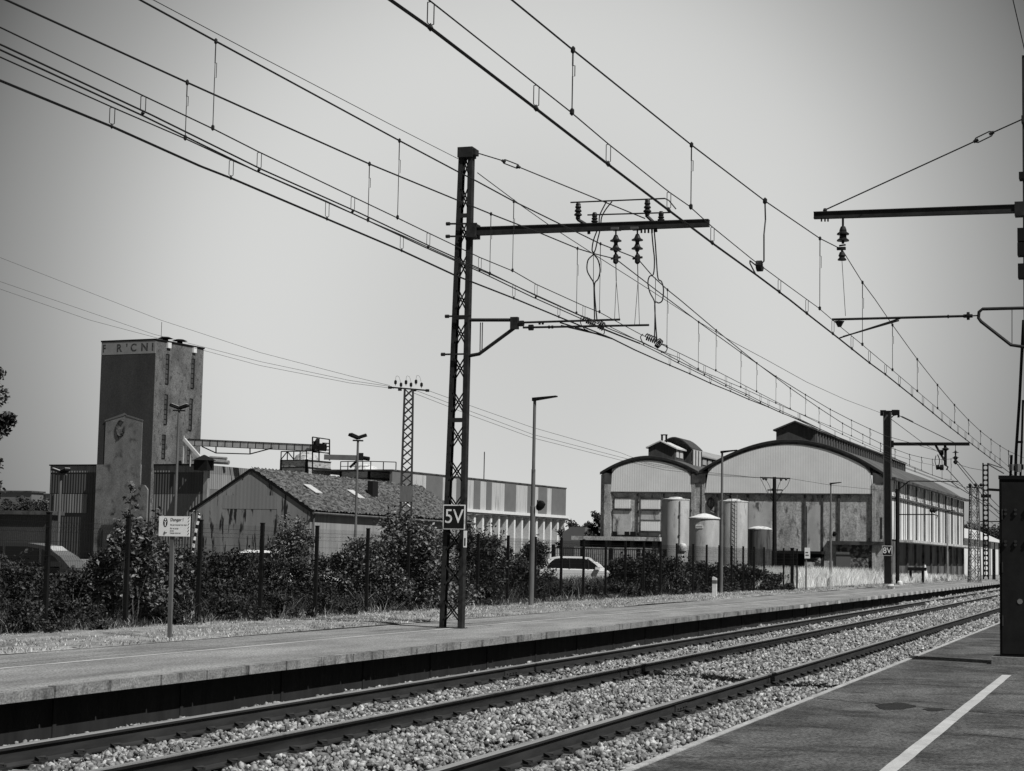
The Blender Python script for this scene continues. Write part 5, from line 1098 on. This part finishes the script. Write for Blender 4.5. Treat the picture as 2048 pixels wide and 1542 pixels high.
mb.box(LR(2043, 235).x, LR(2052, 235).x, -.04, .1, LR(2043, 246).z, LR(2043, 232).z); build('fittings', mb, M['steel'], mr)
disc_insulator(mr, LR(1686, 433), 2, .085, .09, .14, .06); disc_insulator(mr, LR(1684, 497), 1, .06, .07, .05, .03, name='lower_insulator')
c = LR(1684, 497); mb = MB(); mb.bar(c + Vector((-.07, 0, 0)), c + Vector((.05, 0, 0)), .05, .04); mb.bar(c + Vector((-.04, 0, .04)), c + Vector((.05, 0, .05)), .02); build('suspension_clamp', mb, M['steel'], mr)
mb = MB(); mb.tube([LR(1684, 522), LR(1691, 632)], .004, 4); build('hanger', mb, M['wire'], mr)
mb = MB(); mb.tube([LR(1664, 639), LR(1935, 632)], .017, 8); mb.tube([LR(1935, 632), LR(1958, 631)], .010, 6); rt = build('registration_tube', mb, M['steel'], mr)
mb = MB(); c = LR(1936, 632); mb.tube([c + Vector((-.015, 0, 0)), c + Vector((.02, 0, 0))], .055, 10); mb.tube([c + Vector((-.06, 0, 0)), c + Vector((.06, 0, 0))], .025, 8); c = LR(1897, 633); mb.tube([c + Vector((-.012, 0, 0)), c + Vector((.004, 0, 0))], .025, 8); c = LR(1679, 641); mb.lathe([(.07, -.01), (.05, -.04), (.025, -.09)], c, 8); build('collar', mb, M['glassy'], rt)
mb = MB(); mb.tube([LR(2050, 616), LR(1965, 618), LR(1958, 624), LR(1957, 636), LR(1962, 643), LR(2022, 690), LR(2050, 694)], .022, 8); mb.tube([LR(2024, 620), LR(2024, 688)], .005, 4); build('bracket_tube', mb, M['steel'], mr)
for k, (p_, q_) in enumerate((((1679, 676), (1803, 636)), ((1686, 673), (1798, 641)))):
    mb = MB(); mb.tube([LR(*p_), LR(*q_)], .011, 6); build('steady_arm', mb, M['steel'], mr)
for py0, py1, x0, lab in ((345, 358, 2038, 'end_fitting'), (457, 483, 2035, 'junction_box'), (486, 511, 2035, 'junction_box'), (528, 556, 2036, 'junction_box')):
    u = LR(x0, py0); w_ = LR(2050, py1); mb = MB(); mb.box(u.x, w_.x, -.05, .15, w_.z, u.z); build(lab, mb, M['black'], mr)

# ---- the solid mast with the 8V sign
Y8 = 94.0; c8 = at(1776.5, 1175, Y8); m8 = thing('catenary_mast', 'solid dark H-section catenary mast with a small 8V sign, before the arched warehouse', 'mast', (c8.x, Y8, ZF), group='catenary masts')
def L8(px, py, dy=0.): return at(px, py, Y8 + dy) - Vector((c8.x, Y8, ZF))
zt = L8(1775, 824).z; tx = L8(1774.5, 824).x
def lean(mb): mb.v = [(x + tx * z / zt, y, z) for x, y, z in mb.v]; return mb
mb = MB(); mb.box(-.19, -.165, -.19, .19, 0, zt); mb.box(.165, .19, -.19, .19, 0, zt); mb.box(-.165, .165, -.02, .02, 0, zt); build('column', lean(mb), mat('mast_brown', .05, .085, 2, stretch=(1, 1, .2), rough=.7), m8)
mb = MB(); mb.box(-.30, .30, -.3, .3, -.2, .14); build('plinth', mb, M['conclt'], m8)
mb = MB(); mb.lathe([(.28, 0), (.28, .1)], (0, 0, .14), 12); build('cap', mb, M['white'], m8)
mb = MB(); mb.bar(L8(1761, 826), L8(1772, 826), .3, .28); mb.bar(L8(1784, 825), L8(1797, 825), .3, .26); mb.bar(L8(1761, 823), L8(1798, 823), .12, .08); mb.bar(L8(1797, 820), L8(1797, 835), .1); mb.tube([L8(1783, 835), L8(1787, 831), L8(1796, 829)], .03, 5); build('head_fittings', mb, M['black'], m8)
mb = MB(); mb.bar(L8(1783, 888), L8(1939, 888), .18, .16); mb.bar(L8(1780, 888), L8(1787, 888), .3, .34); build('arm', mb, M['black'], m8)
k0, k1 = L8(1803, 833), L8(1826, 844); mb = MB(); mb.tube([L8(1798, 831), L8(1910, 886)], .02, 5); mb.tube([k0, k1], .045, 6); build('stay_rod', mb, M['wire'], m8)
mb = MB(); mb.tube([L8(1871, 890), L8(1876, 899), L8(1885, 914), L8(1890, 922), L8(1890, 930)], .065, 6); mb.tube([L8(1890, 890), L8(1891, 900), L8(1891, 931)], .075, 6); mb.lathe([(.05, -.1), (.2, 0), (.05, .1)], L8(1891, 898), 8); mb.tube([L8(1879, 905), L8(1887, 905)], .13, 8)
mb.tube([L8(1872, 935), L8(1879, 934)], .12, 8); mb.tube([L8(1880, 935), L8(1887, 935)], .14, 8); mb.tube([L8(1890, 930), L8(1896, 934), L8(1893, 940)], .04, 5); build('jumper_gear', mb, M['black'], m8)
mb = MB(); mb.tube(smooth([L8(1872, 911), L8(1870, 922), L8(1873, 934)]), .02, 4); mb.tube(smooth([L8(1875, 909), L8(1879, 920), L8(1877, 934)]), .025, 4); build('jumper_cable', mb, M['wire'], m8)
disc_insulator(m8, L8(1911, 889), 2, .16, .25, .3, .15)
mb = MB(); mb.lathe([(.03, -.12), (.11, -.03), (.11, .03), (.03, .12)], L8(1911, 916), 8); mb.lathe([(.03, -.12), (.11, -.03), (.11, .03), (.03, .12)], L8(1911, 924), 8); build('suspension_clamp', mb, M['black'], m8)
mb = MB(); mb.tube([L8(1818, 962), L8(1916, 963)], .03, 6); mb.tube([L8(1790, 985), L8(1818, 962)], .03, 5); build('registration_tube', mb, M['black'], m8)
c = L8(1775.5, 1101.5); signplate(m8, (c.x, -.24, c.z), .50, .50, '8V', .42)
mb = MB(); mb.box(-.42, -.3, -.1, .0, 2.5, 3.6); build('side_box', mb, M['galvdk'], m8)
# second thin mast behind it with the opposite registration arm
c9 = at(1795, 1148, 112); m9 = thing('signal_post', 'thin black post with a long horizontal arm between the 8V mast and the warehouse wall', 'post', (c9.x, 112, ZF - .1)); L9 = lambda px, py: at(px, py, 112) - Vector((c9.x, 112, ZF - .1))
mb = MB(); mb.tube([(0, 0, 0), L9(1794.5, 978)], .12, 8); build('post', mb, M['black'], m9)
mb = MB(); mb.tube([L9(1796, 1029), L9(1868, 1029), L9(1875, 1031), L9(1873, 1037)], .035, 5); mb.tube([L9(1783, 998), L9(1795, 996)], .03, 5); mb.lathe([(.03, -.15), (.15, 0), (.03, .15)], L9(1863, 1021), 8); mb.lathe([(.03, -.15), (.15, 0), (.03, .15)], L9(1869, 1021), 8); build('arm', mb, M['black'], m9)

# ---- the perforated far mast and the lattice pylon beside it
YF = 150.; cf = at(1972, 1160, YF); mf = thing('catenary_mast', 'far black mast pierced with a column of round holes, beside the black cabinet', 'mast', (cf.x, YF, ZF), group='catenary masts'); LF = lambda px, py: at(px, py, YF) - Vector((cf.x, YF, ZF))
zt = LF(1971, 926).z
for s_ in (-1, 1): mb = MB(); mb.box(s_ * .19 - .05, s_ * .19 + .05, -.12, .12, 0, zt); build('leg', mb, M['black'], mf)
mb = MB(); n = int(zt / .40)
for k in range(n + 1): mb.box(-.14, .14, -.06, .06, k * .40 - .035, k * .40 + .06)
for k in range(n):
    for sx in (-1, 1):
        for sz in (-1, 1): z_ = k * .40 + .21; mb.prism([(sx * .14, z_ + sz * .16), (sx * .06, z_ + sz * .16), (sx * .14, z_ + sz * .07)], -.06, .06)
build('web', mb, M['black'], mf)
mb = MB(); mb.bar(LF(1976, 979), LF(2012, 981), .22, .2); build('arm', mb, M['black'], mf)
mb = MB(); mb.tube([LF(1977, 927), LF(2004, 936)], .04, 5); mb.tube([LF(1977, 929), LF(2008, 947)], .05, 5); build('stay_rod', mb, M['wire'], mf)
mb = MB(); mb.box(LF(1979, 0).x, LF(1985, 0).x, -.1, .2, 0, LF(1980, 1098).z); build('cabinet', mb, M['black'], mf)
mb = MB(); mb.box(-.55, 1.0, -.5, .5, -.2, .12); build('plinth', mb, M['conclt'], mf)
mb = MB(); mb.bar(LF(1962, 992), LF(1982, 992), .2, .25); mb.bar(LF(1960, 1043), LF(2000, 1043), .08); mb.bar(LF(1960, 1058), LF(2000, 1058), .06); build('bracket', mb, M['black'], mf)
def pylon(label, px, by, ty, Y, wt, wb, m, sw=.05, step=.8):
    c = at(px, by, Y); t = thing('lattice_pylon', label, 'pylon', (c.x, Y, .0), R(20), 'lattice power pylons'); zt = at(px, ty, Y).z; dx = at(px, ty, Y).x
    def P(k, z): f = z / zt; w_ = (wb + (wt - wb) * f) / 2; return Vector(((-1, 1, 1, -1)[k] * w_, (-1, -1, 1, 1)[k] * w_, z))
    for k in range(4): mb = MB(); mb.bar(P(k, 0), P(k, zt), sw, sw); build('leg', mb, m, t)
    mb = MB(); n = int(zt / step)
    for i in range(n):
        z0, z1 = zt * i / n, zt * (i + 1) / n
        for k in range(4): a, b = k, (k + 1) % 4; mb.bar(P(a, z0), P(b, z1), sw * .55); mb.bar(P(b, z0), P(a, z1), sw * .55)
    build('bracing', mb, m, t); return t, zt
t, zt = pylon('slim lattice power pylon with insulators on its crossarm, in front of the mossy roof', 811, 1050, 778, 85, .42, .62, mat('pylon_steel', .02, .04, 3, rough=.7), .085, .42)
t.rotation_euler = (0, R(1.6) * 0, R(20))
LP = lambda px, py: Matrix.Rotation(-R(20), 3, 'Z') @ (at(px, py, 85) - Vector(t.location))
mb = MB(); mb.bar(LP(780, 774.5), LP(856, 781), .07, .07); build('crossarm', mb, M['black'], t)
for px, py in ((791, 765), (802, 770), (812, 765), (822, 770), (832, 764), (843, 770)):
    mb = MB(); c = LP(px, py); mb.lathe([(.02, -.1), (.07, -.06), (.07, .08), (.02, .13)], c, 8); mb.tube([c - Vector((0, 0, .16)), c], .015, 4); q = build('insulator', mb, M['glassy'], t)
    if px in (791, 812, 832): mb = MB(); mb.tube(smooth([c + Vector((0, 0, .1)), c + Vector((.03, 0, .32)), c + Vector((.17, 0, .28)), c + Vector((.26, 0, 0))]), .007, 4); build('jumper', mb, M['wire'], q)
for px, py in ((780, 775), (800, 779), (829, 780), (855, 781)): mb = MB(); c = LP(px, py); mb.tube([c + Vector((-.1, 0, 0)), c + Vector((.09, 0, 0))], .07, 8); build('strain_insulator', mb, M['glassy'], t)
mb = MB(); mb.box(-.3, .3, -.34, .34, 4.2, 5.0); build('transformer_box', mb, M['galvdk'], t)
t2, zt2 = pylon('far lattice pylon with a short crossarm left of the perforated mast', 1949, 1150, 970, 135, .5, .75, M['galvdk'], .07, .75)
L_p = lambda px, py: Matrix.Rotation(-R(20), 3, 'Z') @ (at(px, py, 135) - Vector(t2.location))
mb = MB(); mb.bar(L_p(1933, 974), L_p(1966, 976), .1); build('crossarm', mb, M['black'], t2)
for px in (1940, 1951, 1962): mb = MB(); mb.lathe([(.05, -.12), (.16, 0), (.05, .12)], L_p(px, 970), 8); build('insulator', mb, M['black'], t2)
# wooden power pole before the warehouse
YP = 120.; cp = at(1549, 1150, YP); wp = thing('power_pole', 'dark power pole with two crossarms and hanging leads before the big arched gable', 'power pole', (cp.x, YP, 0)); LW = lambda px, py: at(px, py, YP) - Vector((cp.x, YP, 0))
mb = MB(); mb.tube([(0, 0, 0), LW(1549, 954)], [.17, .12], 10); build('pole', mb, M['black'], wp)
mb = MB(); mb.bar(LW(1520, 955), LW(1580, 957), .09, .08); build('crossarm', mb, M['black'], wp); mb = MB(); mb.bar(LW(1535, 980), LW(1565, 980), .08); build('crossarm', mb, M['black'], wp)
for px, py in ((1527, 957), (1532, 958), (1562, 959), (1572, 958), (1545, 979)): mb = MB(); c = LW(px, py); mb.lathe([(.04, -.1), (.1, 0), (.04, .08)], c, 8); build('insulator', mb, M['glassy'], wp)
for j in (((1521, 957), (1530, 975), (1537, 990), (1545, 1000)), ((1532, 960), (1539, 972), (1543, 990), (1547, 1000)), ((1562, 960), (1556, 975), (1553, 990)), ((1580, 958), (1574, 972), (1562, 985), (1554, 1000)), ((1536, 981), (1538, 992), (1547, 1003)), ((1564, 981), (1561, 992), (1552, 1003))):
    mb = MB(); mb.tube(smooth([LW(*p_) for p_ in j], 3), .016, 4); build('lead', mb, M['wire'], wp)

# ================================================================ OVERHEAD WIRES
def pline(P, X): return [onx(x, y, X) for x, y in P]
def yz(line, y):
    for a, b in zip(line, line[1:]):
        if min(a.y, b.y) <= y <= max(a.y, b.y) and abs(b.y - a.y) > 1e-6: return a.lerp(b, (y - a.y) / (b.y - a.y))
    return None
def dropper(parent, top, bot, rad, slot=True):
    mb = MB()
    if slot and rad < .012:
        a = top.lerp(bot, .25); b = top.lerp(bot, .42); s_ = Vector((.018, 0, 0)) * (rad / .005)
        mb.tube([top, a], rad * 1.3, 4); mb.tube([a, a + s_, b + s_, b, a], rad * .8, 4); mb.tube([b, bot], rad, 4)
    else: mb.tube([top, bot], rad, 4)
    mb.lathe([(.004, -.03), (.018, -.015), (.018, .015), (.004, .03)], top, 6); mb.lathe([(.004, -.03), (.018, -.015), (.018, .015), (.004, .03)], bot + Vector((0, 0, .01)), 6)
    build('dropper', mb, M['wire'], parent, world=True, fix=False)
def loopdropper(parent, top, bot, rad=.0045):
    s_ = Vector((0, .022, 0)) + Vector((.012, 0, 0)); mb = MB(); m_ = top.lerp(bot, .82)
    mb.tube([top, top - s_ + (bot - top) * .06, m_ - s_, m_.lerp(bot, .5), bot], rad, 4); mb.tube([top, top + s_ + (bot - top) * .06, m_ + s_, m_.lerp(bot, .5)], rad, 4)
    mb.lathe([(.003, -.02), (.02, 0), (.003, .03)], bot, 6); build('loop_dropper', mb, M['wire'], parent, world=True, fix=False)
def catenary(label, Xm, Xc, mess, aux, con, drops, loops, conx=0.03, rad=(.009, .007, .0095), auxmore=None):
    M_ = pline(mess, Xm); A_ = pline(aux, Xm * .5 + Xc * .5); C_ = pline(con, Xc)
    r = thing('overhead_line', label, 'overhead line', (Xm, M_[0].y, 6.0), group='overhead lines')
    for nme, ln, rr in (('messenger_wire', M_, rad[0]), ('auxiliary_wire', A_, rad[1])):
        mb = MB(); mb.tube(ln, rr, 6); build(nme, mb, M['wire'], r, world=True, fix=False)
    for s_ in (-1, 1):
        mb = MB(); mb.tube([p + Vector((s_ * conx, 0, 0)) for p in C_], rad[2], 6); build('contact_wire', mb, M['wire'], r, world=True, fix=False)
    for px in drops:
        for a, b in zip(mess, mess[1:]):
            if a[0] <= px <= b[0]:
                t = (px - a[0]) / (b[0] - a[0]); top = onx(px, a[1] + (b[1] - a[1]) * t, Xm); bot = yz(A_, top.y)
                if bot: dropper(r, top, bot, .0048 if top.y < 60 else .009)
                break
    for px in loops:
        for a, b in zip(aux, aux[1:]):
            if a[0] <= px <= b[0]:
                t = (px - a[0]) / (b[0] - a[0]); top = onx(px, a[1] + (b[1] - a[1]) * t, Xm * .5 + Xc * .5); bot = yz(C_, top.y)
                if bot: loopdropper(r, top, bot, .0045 if top.y < 60 else .008)
                break
    return r
# near track
nm_ = [(900, -98), (1024, 0), (1146, 100), (1383, 290), (1530, 402), (1640, 477), (1684, 499), (1725, 565), (1751, 600), (1785, 650), (1834.5, 718.6), (1875, 770), (1909, 810), (1937, 840), (1961.7, 863), (1982, 879), (2000, 891.8), (2017, 902), (2048, 916)]
na_ = [(760, -75), (858, 0), (1077, 173), (1139, 222), (1218, 289), (1338, 384), (1377, 411), (1423.6, 453), (1503.5, 518), (1578, 573), (1636, 615), (1679, 652), (1720, 685.6), (1781.6, 737.5), (1832.8, 781), (1874.6, 816.6), (1908, 844.7), (1937, 868), (1960, 887.7), (1981, 904.3), (1999.6, 918), (2016, 932), (2048, 956)]
nc_ = [(700, -60), (781, 0), (862, 57), (1074, 219), (1214, 327), (1338, 421), (1423.6, 485.5), (1513, 550), (1580, 600), (1620, 632), (1679, 678), (1738, 725), (1771, 749), (1824, 791.4), (1866, 826), (1900, 854.5), (1931, 878.5), (1956, 897.5), (1987, 921), (2012, 940), (2048, 967)]
r = catenary('overhead line of the near track, furthest right, hung from the mast at the right edge', -3.95, -3.95, nm_, na_, nc_, [1146, 1383, 1640, 1725, 1785, 1834.5, 1875, 1909, 1937, 1961, 1982, 2000, 2017], [862, 1073, 1217, 1338, 1425, 1559, 1614, 1666, 1704, 1739, 1771, 1799, 1824, 1846, 1866, 1884, 1901, 1916, 1931, 1945, 1957, 1969, 1980, 1990, 2000], conx=.0075, rad=(.007, .005, .006))
# the bonding jumper with its coil on the near line
a = onx(1530, 402, -3.95); b = onx(1528, 522, -3.95); mb = MB(); mb.tube([a, onx(1531, 440, -3.95), onx(1528, 470, -3.95), b, onx(1520, 530, -3.95)], .009, 5); mb.lathe([(.005, -.04), (.025, -.02), (.025, .02), (.005, .04)], a, 6)
pts = []
for i in range(61): an = i / 60 * 5 * 2 * PI; q = onx(1519, 532, -3.95); pts.append(q + Vector(((i / 60 - .5) * .06, math.cos(an) * .065, math.sin(an) * .055)))
mb.tube(pts, .009, 5); q = onx(1500, 527, -3.95); mb.tube([pts[0], q + Vector((0, 0, .03)), q, onx(1512, 550, -3.95)], .008, 5); build('bonding_jumper', mb, M['wire'], r, world=True, fix=False)

# far track, two overlapping lines
a_m = [(-90, -45), (12.7, 0), (374.5, 165), (564, 250), (739, 328), (914, 400), (982, 428), (1082.5, 467), (1155, 497), (1187, 507), (1231.5, 518), (1310, 578.5), (1398, 644.6), (1482, 705), (1552, 753), (1611, 789.5), (1660.5, 818.8), (1703, 840.6), (1740, 858), (1768.5, 870.7), (1783, 875), (1829, 888), (1874, 902)]
a_a = [(-60, 86), (0, 114), (225, 214.6), (372, 278), (464.7, 321), (652, 402), (740, 443), (803, 470), (917, 522), (982.7, 549.6), (1072, 590), (1159.6, 630), (1215, 651), (1300, 693), (1359, 716), (1400, 740.8), (1485, 776), (1553, 807), (1612.6, 832.4), (1661.3, 853), (1703, 872), (1740, 889), (1783, 908), (1840, 925), (1870, 931)]
a_c = [(-80, 129), (0, 161), (228, 255), (400, 332), (463, 356.6), (655.7, 438.7), (804, 501.6), (911, 551), (1028, 596.7), (1118, 634), (1221.6, 676), (1270, 700), (1314, 719.6), (1380, 747.7), (1421.5, 766.8), (1461.7, 783), (1498, 799), (1536.9, 814), (1565.6, 827), (1597, 839), (1640, 858), (1700, 885), (1760, 908), (1800, 925), (1850, 945), (1900, 962), (1940, 980)]
catenary('overhead line above the far track clamped under the left hanging insulator of the 5V mast', -8.6, -8.6, a_m, a_a, a_c, [374.5, 739, 982, 1155, 1397.4, 1482, 1552, 1611, 1660.5, 1703, 1740], [225, 463, 655, 804, 917, 1028, 1118, 1340, 1380, 1421, 1461, 1498, 1537, 1566, 1597], conx=.010, rad=(.0095, .0065, .0075))
b_m = [(170, -62), (280.6, 0), (431.7, 82.5), (739, 249), (799, 281.4), (917, 344), (954, 362.7), (1027.7, 402.7), (1201, 487.7), (1275, 517), (1305, 552), (1335, 579.6), (1360.5, 600), (1432.4, 660.7), (1513.6, 726.3), (1580.6, 776.4), (1638, 816), (1685, 846.6), (1725.6, 869), (1761, 886.6), (1783, 896), (1819, 909), (1843, 914.8), (1864.7, 918.6), (1885, 919), (1902, 918), (1911, 916)]
b_a = [(-60, 26), (0, 54.6), (287, 191.7), (429, 259), (517, 303.5), (706, 393.6), (795, 436), (857, 466), (960, 515), (1028, 543), (1072.6, 568.7), (1168, 612), (1199.5, 624.7), (1222, 637), (1280, 668), (1340, 697), (1433, 742), (1514, 783.8), (1580.6, 818), (1637.5, 845.6), (1686, 869.4), (1725, 887), (1761, 903), (1783, 913), (1819, 930.3), (1842.4, 940), (1864, 950), (1884.6, 957.5), (1902, 959), (1925, 970)]
b_c = [(-50, 72), (0, 94), (293, 230), (517, 340), (709, 425), (854, 493), (970, 545), (1071, 594), (1174, 640), (1219, 660), (1281, 685), (1321, 705), (1357.8, 724.4), (1409.7, 749.9), (1452.7, 771.7), (1492.6, 790), (1521, 804.5), (1565.6, 825), (1600, 840), (1650, 864), (1700, 887), (1750, 908), (1783, 925), (1830, 943), (1870, 958), (1920, 978)]
catenary('overhead line above the far track clamped under the right hanging insulator of the 5V mast', -8.25, -8.25, b_m, b_a, b_c, [431.7, 799, 1027.7, 1201, 1335, 1432.4, 1513.6, 1580.6, 1638, 1685, 1725.6, 1761, 1790, 1819, 1843, 1864.7, 1884, 1902], [287, 519, 706, 857, 960, 1072, 1168, 1357, 1409, 1452, 1492, 1521, 1560, 1600, 1640, 1670, 1700, 1730, 1765, 1800, 1830], conx=.045, rad=(.0095, .0065, .008))
# runs beyond the 8V mast
def wire(label, pts, r_, cat='wire', group=None, name='wire', n=5):
    mb = MB(); mb.tube(pts, r_, n); o = build(name, mb, M['wire'], origin=pts[0], fix=False); tagit(o, label, cat, group); return o
wire('line dropping from the 8V mast insulator towards the far right pylon', pline([(1911, 918), (1930, 940), (1940, 952), (1957, 972), (1975, 990), (2010, 1026)], -8.4), .02, name='overhead_wire')
wire('line leaving the lower 8V clamp towards the far mast', pline([(1911, 924), (1932, 950), (1950, 972), (1972, 1000), (2010, 1040)], -8.1), .02, name='overhead_wire')
wire('line running from the hooked jumper of the 8V mast down to the right', pline([(1894, 938), (1916, 962), (1932, 980), (1955, 1000), (2010, 1046)], -8.9), .02, name='overhead_wire')
wire('contact line continuing past the warehouse eave to the far right', pline([(1900, 962), (1915, 974), (1935, 986), (1965, 1002), (2010, 1030)], -8.3), .02, name='overhead_wire')
# earth wire along the mast heads
E0 = pline([(200, -52), (307, 0), (520, 113), (783, 250), (919, 319)], -12.0)
wire('thin earth wire coming from the upper left to the head of the 5V mast', E0, .006, name='earth_wire', group='earth wires')
wire('thin earth wire sagging from the head of the 5V mast to the 8V mast', pline([(955, 345.6), (1042.6, 411), (1108, 457), (1187, 508), (1300, 580), (1400, 645), (1460, 680.7), (1530, 718), (1613, 764), (1690, 799), (1762, 826)], -12.0), .009, name='earth_wire', group='earth wires')
wire('thin earth wire leaving the 8V mast towards the perforated far mast', pline([(1782, 838), (1810, 859), (1850, 889), (1875, 903)], -10.5), .014, name='earth_wire', group='earth wires')
wire('short wire cutting the upper right corner of the picture', [at(2012, -40, 24), at(2026, 0, 24.5), at(2048, 95, 25.0), at(2062, 150, 25.4)], .007, name='guy_wire')
wire('thin wire between the 8V clamp and the perforated far mast', pline([(1913, 928), (1940, 936), (1968, 941)], -10), .015, name='earth_wire', group='earth wires')
# power lines to the pylon and the power pole
for P_, lab in (([(-40, 500), (0, 515), (321, 640), (520, 705), (700, 752), (780, 771)], 'top power line from the left to the slim lattice pylon, passing above the tower'), ([(-40, 548), (0, 563), (225, 640), (306, 668), (520, 723), (700, 761), (782, 773)], 'middle power line from the left to the slim lattice pylon'), ([(-40, 563), (0, 578), (179, 640), (306, 673.7), (520, 731), (700, 766), (788, 777)], 'lowest power line from the left to the slim lattice pylon')):
    wire(lab, [at(x, y, 85 + (780 - x) * .02) for x, y in P_], .010, name='power_line', group='power lines')
for P_, lab in (([(856, 781), (945, 813), (1062, 854), (1240, 905), (1291, 925), (1361, 938), (1418, 945), (1522, 956)], 'top power line from the slim lattice pylon to the power pole'), ([(829, 780), (945, 824), (1066, 869), (1240, 914), (1310, 932), (1418, 948), (1545, 957)], 'middle power line from the slim lattice pylon to the power pole'), ([(822, 784), (945, 832), (1066, 876), (1240, 920), (1330, 940), (1440, 952), (1570, 958)], 'lowest power line from the slim lattice pylon to the power pole')):
    wire(lab, [at(x, y, 85 + 35 * (x - 822) / 730) for x, y in P_], .011, name='power_line', group='power lines')
wire('power line leaving the power pole to the right across the white gable', [at(1580, 957, 120), at(1660, 970, 122), at(1746, 979, 124), at(1770, 981, 124)], .012, name='power_line', group='power lines')

# ================================================================ DANGER SIGN
p = onz(339, 1281, ZF); ds = thing('danger_sign', 'white danger notice with black pictogram and arrow on a thin post at the verge', 'sign', p); LD = lambda px, py: at(px, py, p.y) - p
h = LD(345, 1075).z; mb = MB(); mb.box(-.028, .028, -.02, .02, -.05, h + .3); mb.v = [(x + LD(345, 1075).x * z / h, y, z) for x, y, z in mb.v]; build('post', mb, M['galvdk'], ds)
a = LD(321, 1033); b = LD(381, 1074); w = b.x - a.x; hh = a.z - b.z; cx_, cz_ = (a.x + b.x) / 2, (a.z + b.z) / 2 + .006
pl = MB(); pl.box(cx_ - w / 2, cx_ + w / 2, -.035, -.022, cz_ - hh / 2, cz_ + hh / 2); pl = build('board', pl, M['signw'], ds)
mb = MB(); mb.add([(cx_ - w * .29 + .036 * math.cos(k * PI / 12), -.0375, cz_ + hh * .19 + .066 * math.sin(k * PI / 12)) for k in range(24)], [tuple(range(24))]); pic = build('pictogram', mb, M['signb'], pl, fix=False)
mb = MB(); ox, oz = cx_ - w * .29, cz_ + hh * .19
mb.add([(ox + .013 * math.cos(k * PI / 6), -.039, oz + .042 + .015 * math.sin(k * PI / 6)) for k in range(12)], [tuple(range(12))]); mb.add([(ox - .026, -.039, oz + .022), (ox, -.039, oz + .008), (ox + .026, -.039, oz + .022), (ox + .020, -.039, oz + .010), (ox + .009, -.039, oz), (ox + .009, -.039, oz - .05), (ox - .009, -.039, oz - .05), (ox - .009, -.039, oz), (ox - .02, -.039, oz + .010)], [tuple(range(9))]); build('pictogram_figure', mb, M['signw'], pl, fix=False)
mb = MB(); oz = cz_ - hh * .32; mb.box(ox - .02, ox + .03, -.039, -.0375, oz - .004, oz + .004); mb.bar((ox - .022, -.038, oz), (ox, -.038, oz + .024), .002, .010, up=(0, 1, 0)); mb.bar((ox - .022, -.038, oz), (ox, -.038, oz - .024), .002, .010, up=(0, 1, 0)); build('arrow', mb, M['signb'], pl)
mb = MB()
for k in range(6): z_ = cz_ - hh * .42 + k * hh * .16; mb.add([(cx_ + w * .43, -.0375, z_), (cx_ + w * .455, -.0375, z_), (cx_ + w * .495, -.0375, z_ + hh * .10), (cx_ + w * .475, -.0375, z_ + hh * .10)], [(0, 1, 2, 3)])
build('hatching', mb, M['signb'], pl, fix=False)
for s_, sz, z_ in (('Danger !', .062, .33), ('Ne pas traverser les voies', .026, .08), ('Par ici accès', .028, -.10), ('Sortie', .026, -.22), ('Passage souterrain', .024, -.33)):
    textmesh('notice_text', s_, sz, M['signb'], pl, (cx_ - w * .13, -.0378, cz_ + hh * z_), align='LEFT', thick=.0005)
# striped tape blown over the fence post
fpx = at(398, 1040, 30.2); mb = MB(); T_ = [(398, 1026), (390, 1020), (383, 1026), (379, 1040), (378, 1060), (374, 1085), (368, 1100)]
pts = smooth([at(x, y, 30.05) for x, y in T_], 5); o = pts[0].copy(); n = len(pts)
for i in range(n - 1):
    mb.cur = 0 if i % 3 != 2 else 1
    mb.add([pts[i], pts[i] + Vector((.035, -.03, 0)), pts[i + 1] + Vector((.035, -.03, 0)), pts[i + 1], ], [(0, 1, 2, 3)])
pts = smooth([at(x, y, 30.05) for x, y in [(399, 1026), (401, 1034), (397, 1050), (393, 1070), (390, 1088), (388, 1105)]], 5)
for i in range(len(pts) - 1):
    mb.cur = 0 if i % 4 < 2 else 1
    mb.add([pts[i], pts[i] + Vector((-.04, -.02, .01)), pts[i + 1] + Vector((-.04, -.02, .01)), pts[i + 1]], [(0, 1, 2, 3)])
o_ = build('barrier_tape', mb, [M['white'], M['black']], origin=o, fix=False); tagit(o_, 'striped black and white tape hanging over the fence post right of the danger sign', 'tape')
